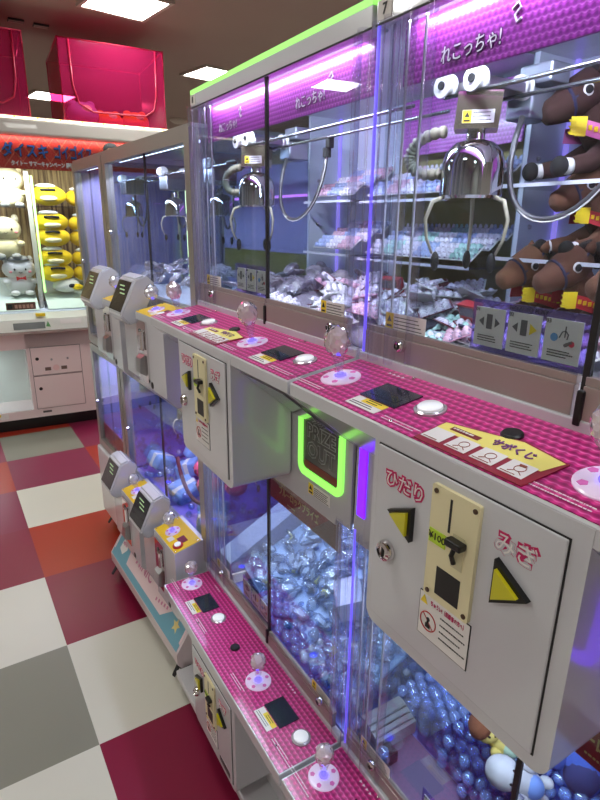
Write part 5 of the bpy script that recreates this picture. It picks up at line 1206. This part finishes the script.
# ---- horse plush toys on the right
def shelf2(z, label):
    shelf(0.83, XB - 0.002, 0.38, 0.70, z, label)
shelf2(1.568, 'clear shelf carrying the dark brown horse, upper right'); shelf2(1.448, 'clear shelf carrying the brown horse, middle right')
M_hoofw = mat('hoof_white', (226, 222, 220), 0.9)
def horse(loc, rz, coat, mane, sash, label, s=1.0, socks=M_bp, lean=0, blanket=None):
    cm = mat('coat_%d' % len(MATS), coat, 0.95, 0, 0, None, 0, 0.12, 80, 0.7)
    b = MB(); b.ell((0, 0, 0.055), (0.058, 0.038, 0.042), 20, 14)
    b.tube([(0.030, 0, 0.065), (0.055, 0, 0.090), (0.068, 0, 0.118)], [0.034, 0.027, 0.022], 14)
    o = b.build('horse_plush', cm, None, True); place(o, loc, (0, R(lean), rz)); o.scale = (s, s, s)
    h_ = MB(); h_.tube([(0.050, 0, 0.130), (0.072, 0, 0.132), (0.095, 0, 0.118), (0.118, 0, 0.104), (0.134, 0, 0.098), (0.140, 0, 0.096)], [0.018, 0.033, 0.030, 0.0215, 0.0175, 0.009], 16)
    hh = h_.build('head', cm, o, True)
    for sy in (-1, 1):
        MB().lathe([(0.009, 0), (0.008, 0.010), (0, 0.022)], (0.062, sy * 0.017, 0.152), (-0.1, sy * 0.3, 1), 10).build('ear', cm, hh, True)
        MB().ell((0.086, sy * 0.0285, 0.127), (0.0095, 0.004, 0.0095), 14, 10).build('eye_rim', M_hoofw, hh, True)
        MB().ell((0.0872, sy * 0.0318, 0.127), (0.0062, 0.003, 0.0062), 12, 8).build('eye', M_bp, hh, True)
        MB().ell((0.135, sy * 0.009, 0.102), (0.003, 0.003, 0.002), 8, 6).build('nostril', M_bp, hh, True)
        for fx, zz in ((0.045, 0.030), (-0.040, 0.028)):
            out = [(fx, sy * 0.024, 0.045), (fx + 0.030, sy * 0.040, 0.026), (fx + 0.062, sy * 0.046, 0.020)]
            lg_ = MB().tube(out, [0.018, 0.015, 0.013], 12).build('leg', cm, o, True)
            MB().tube([out[2], (fx + 0.070, sy * 0.047, 0.019)], [0.0122, 0.0122], 12).build('white_sock', M_hoofw, lg_, True)
            MB().ell((fx + 0.080, sy * 0.048, 0.019), (0.013, 0.0145, 0.0150), 12, 8).build('hoof', socks, lg_, True)
    m_ = MB()
    for k in range(9):
        t = k / 8; x_ = 0.072 - 0.066 * t; z_ = 0.158 - 0.060 * t * t
        m_.tube([(x_, 0, z_ - 0.004), (x_ - 0.012, 0.012 * (-1) ** k, z_ + 0.006), (x_ - 0.018, 0.020 * (-1) ** k, z_ - 0.012)], [0.011, 0.009, 0.003], 7)
    m_.build('mane', mane, o, True)
    MB().tube([(-0.055, 0, 0.07), (-0.075, 0, 0.066), (-0.085, 0, 0.040)], [0.008, 0.012, 0.004], 10).build('tail', mane, o, True)
    rg = MB(); c = Vector((0.104, 0, 0.113)); ax = Vector((0.9, 0, -0.43)).normalized(); a_ = Vector((0, 1, 0)); b_ = ax.cross(a_)
    rg.tube([c + (a_ * math.cos(t) + b_ * math.sin(t)) * 0.0255 for t in [2 * math.pi * k / 20 for k in range(20)]], 0.0028, 6, True)
    rg.tube([(0.104, 0.0255, 0.116), (0.080, 0.029, 0.134), (0.066, 0.022, 0.150)], 0.0024, 6); rg.tube([(0.104, -0.0255, 0.116), (0.080, -0.029, 0.134), (0.066, -0.022, 0.150)], 0.0024, 6)
    rg.build('bridle', mat('bridle_navy', (34, 34, 66), 0.6), hh)
    sm = MB(); pts = [(0.062, 0.034 * math.cos(t) * 1.05, 0.078 + 0.034 * math.sin(t)) for t in [R(-60) + R(300) * k / 16 for k in range(17)]]
    pa = [(0.060 + 0.014, 0.046, 0.066), (0.080, 0.050, 0.060), (0.040, 0.056, 0.048)]
    sash_o = MB().prism([(0.030, 0.044, 0.070), (0.092, 0.036, 0.086), (0.096, 0.038, 0.066), (0.030, 0.048, 0.046)], (0.0, 0.0015, 0)).build('ribbon', sash, o)
    MB().prism([(0.080, -0.0385, 0.084), (0.010, -0.042, 0.086), (0.010, -0.045, 0.062), (0.080, -0.0405, 0.062)], (0.0, -0.0015, 0)).build('ribbon', sash, o)
    fr = MB()
    for k in range(6): fr.prism([(0.090 + 0.0016 * k, 0.0385 , 0.088 - 0.0042 * k), (0.110 + (k % 2) * 0.004, 0.035, 0.089 - 0.0042 * k), (0.110, 0.035, 0.085 - 0.0042 * k), (0.090 + 0.0016 * k, 0.0385, 0.0845 - 0.0042 * k)], (0, 0.0022, 0))
    fr.prism([(0.088, 0.038, 0.089), (0.103, 0.036, 0.089), (0.103, 0.036, 0.062), (0.088, 0.038, 0.062)], (0, 0.0028, 0))
    fr.build('yellow_tassel', M_ylab, o)
    sq = MB()
    for k in range(6): sq.box(0.038 + k * 0.0085, 0.043 + k * 0.0085, 0.0475 - k * 0.0013, 0.0498 - k * 0.0013, 0.060 + k * 0.002, 0.067 + k * 0.002)
    sq.build('ribbon_print', M_yfilm, o)
    if blanket: MB().ell((-0.012, 0, 0.062), (0.036, 0.042, 0.040), 18, 12).build('saddle_cloth', blanket, o, True)
    return tag(o, label, 'horse plush toy')
M_mane = mat('mane_black', (30, 24, 26), 0.9); M_sred = mat('sash_red', (186, 36, 56), 0.5); M_spink = mat('sash_pink', (216, 112, 176), 0.5); M_greenc = mat('cloth_green', (66, 92, 46), 0.8); M_whitec = mat('cloth_white', (214, 214, 226), 0.8)
HA = R(152)
horse((0.955, 0.565, 1.570), HA, (60, 36, 32), M_mane, M_spink, 'dark brown horse plush with pink ribbon on the upper right shelf', 1.02, M_bp, 0, M_greenc)
horse((0.955, 0.545, 1.450), HA, (98, 62, 44), M_mane, M_sred, 'brown horse plush with red ribbon on the middle right shelf', 0.9, M_bp, 0, M_greenc)
horse((0.930, 0.625, 1.320), R(165), (108, 70, 48), M_mane, M_sred, 'brown horse plush with black mane standing lowest, leftmost of the bottom three', 0.92, M_hoofw, 0, M_whitec)
horse((0.915, 0.525, 1.320), R(158), (88, 54, 40), M_mane, M_sred, 'brown horse plush in the middle of the bottom three', 0.95, M_hoofw)
horse((0.900, 0.425, 1.320), R(158), (100, 64, 46), M_mane, M_sred, 'brown horse plush at the right end of the bottom three', 0.95, M_hoofw, 0, M_sred)

# ---- prizes in the silver framed machines
def AW(P, x, y, z): return Matrix.Translation(P.location) @ Matrix.Rotation(P.rotation_euler.z, 4, 'Z') @ Vector((x, y, z))
M_bl = mat('sky_fabric', (120, 160, 220), 0.8, 0, 0, None, 0, 0.1, 40); M_pk = mat('rose_fabric', (236, 96, 130), 0.8, 0, 0, None, 0, 0.1, 40)
for k, (x, y, z, rx, ry, rz) in enumerate([(0.10, 0.66, 0.535, 10, 25, 20), (0.16, 0.52, 0.54, -15, 10, 60), (0.09, 0.40, 0.51, 20, -15, 10), (0.12, 0.20, 0.52, 5, 30, 40), (0.24, 0.62, 0.55, 30, 10, 80), (0.07, 0.12, 0.505, 10, 10, -20)]):
    o = MB().box(-0.05, 0.05, -0.045, 0.045, -0.03, 0.03, bev=0.012, seg=3).build('cube_cushion', M_bl, None, True); place(o, AW(A1, x, y, z), (R(rx), R(ry), R(rz)))
    B('white_band', M_wp, o, -0.0505, 0.0505, -0.010, 0.010, -0.0305, 0.0305, bev=0.003)
    tag(o, 'sky blue cube cushion %s' % ['at the far end of the silver machine, lower window', 'behind the others in the middle of the silver machine', 'against the glass in the middle of the silver machine', 'near the right post of the silver machine, lower window', 'at the back of the silver machine, lower window', 'smallest looking, in the near corner of the silver machine'][k], 'cushion', 'sky blue cushions in the lower silver machine')
for k, (x, y, z) in enumerate([(0.16, 0.36, 0.60), (0.13, 0.27, 0.575), (0.22, 0.44, 0.60), (0.20, 0.18, 0.59), (0.28, 0.30, 0.60)]):
    o = MB().ell((0, 0, 0), (0.042, 0.042, 0.036), 18, 12).build('plush_toy', M_pk, None, True); o.location = AW(A1, x, y, z)
    for sy in (-1, 1): MB().ell((0, sy * 0.024, 0.032), (0.012, 0.012, 0.016), 10, 8).build('ear', M_pk, o, True); MB().ell((-0.040, sy * 0.013, 0.006), (0.003, 0.004, 0.005), 8, 6).build('eye', M_bp, o, True)
    tag(o, 'rose pink plush toy %s' % ['highest in the lower silver machine', 'nearest the glass of the lower silver machine', 'farthest left of the pink ones in the silver machine', 'nearest the right post of the silver machine', 'at the back of the pink ones in the silver machine'][k], 'plush toy', 'pink plush toys in the lower silver machine')
o = MB().tube(bez(AW(A1, 0.03, 0.30, 0.70), AW(A1, 0.02, 0.24, 0.58), AW(A1, 0.02, 0.12, 0.585), AW(A1, 0.03, 0.06, 0.62)), 0.007, 8).build('strap', mat('wine_strap', (92, 22, 34), 0.5), None, True); tag(o, 'dark red strap hanging behind the lower glass of the silver machine', 'strap')
for i in range(80):
    x = rnd.uniform(0.04, 0.36); y = rnd.uniform(0.05, 0.74); p = tb[rnd.choice([0, 0, 1, 2])]
    take(p, AW(A1, x, y, 1.268 + 0.07 * math.sin(x * 7) + rnd.uniform(0, 0.02)), (R(rnd.gauss(0, 30)), R(rnd.gauss(0, 30)), rnd.uniform(0, 6.3)), 'small wrapped trinket in the dark heap inside the silver machine', 'wrapped trinkets in the upper silver machine')
for (P, y0, y1, x0, zz, n, lb, gp) in ((A1, 0.03, 0.76, 0.03, 0.484, 50, 'small violet ball on the floor of the lower silver machine', 'violet balls in the lower silver machine'), (A2, 0.03, 0.41, 0.03, 0.50, 25, 'small violet ball in the narrow far machine', 'violet balls in the narrow far machine')):
    tv2 = MB()
    for i in range(70): tv2.ell(AW(P, rnd.uniform(x0, 0.42), rnd.uniform(y0, y1), zz + rnd.uniform(0, 0.03)), 0.0122, 10, 7)
    tag(tv2.build('clear_balls', M_ball, None, True), 'loose layer of ' + gp, 'balls', None, 'stuff')
    for i in range(n):
        take(b1 if i % 2 else b2, AW(P, rnd.uniform(x0, 0.42), rnd.uniform(y0, y1), zz + rnd.uniform(0, 0.05)), (0, 0, 0), lb, gp)
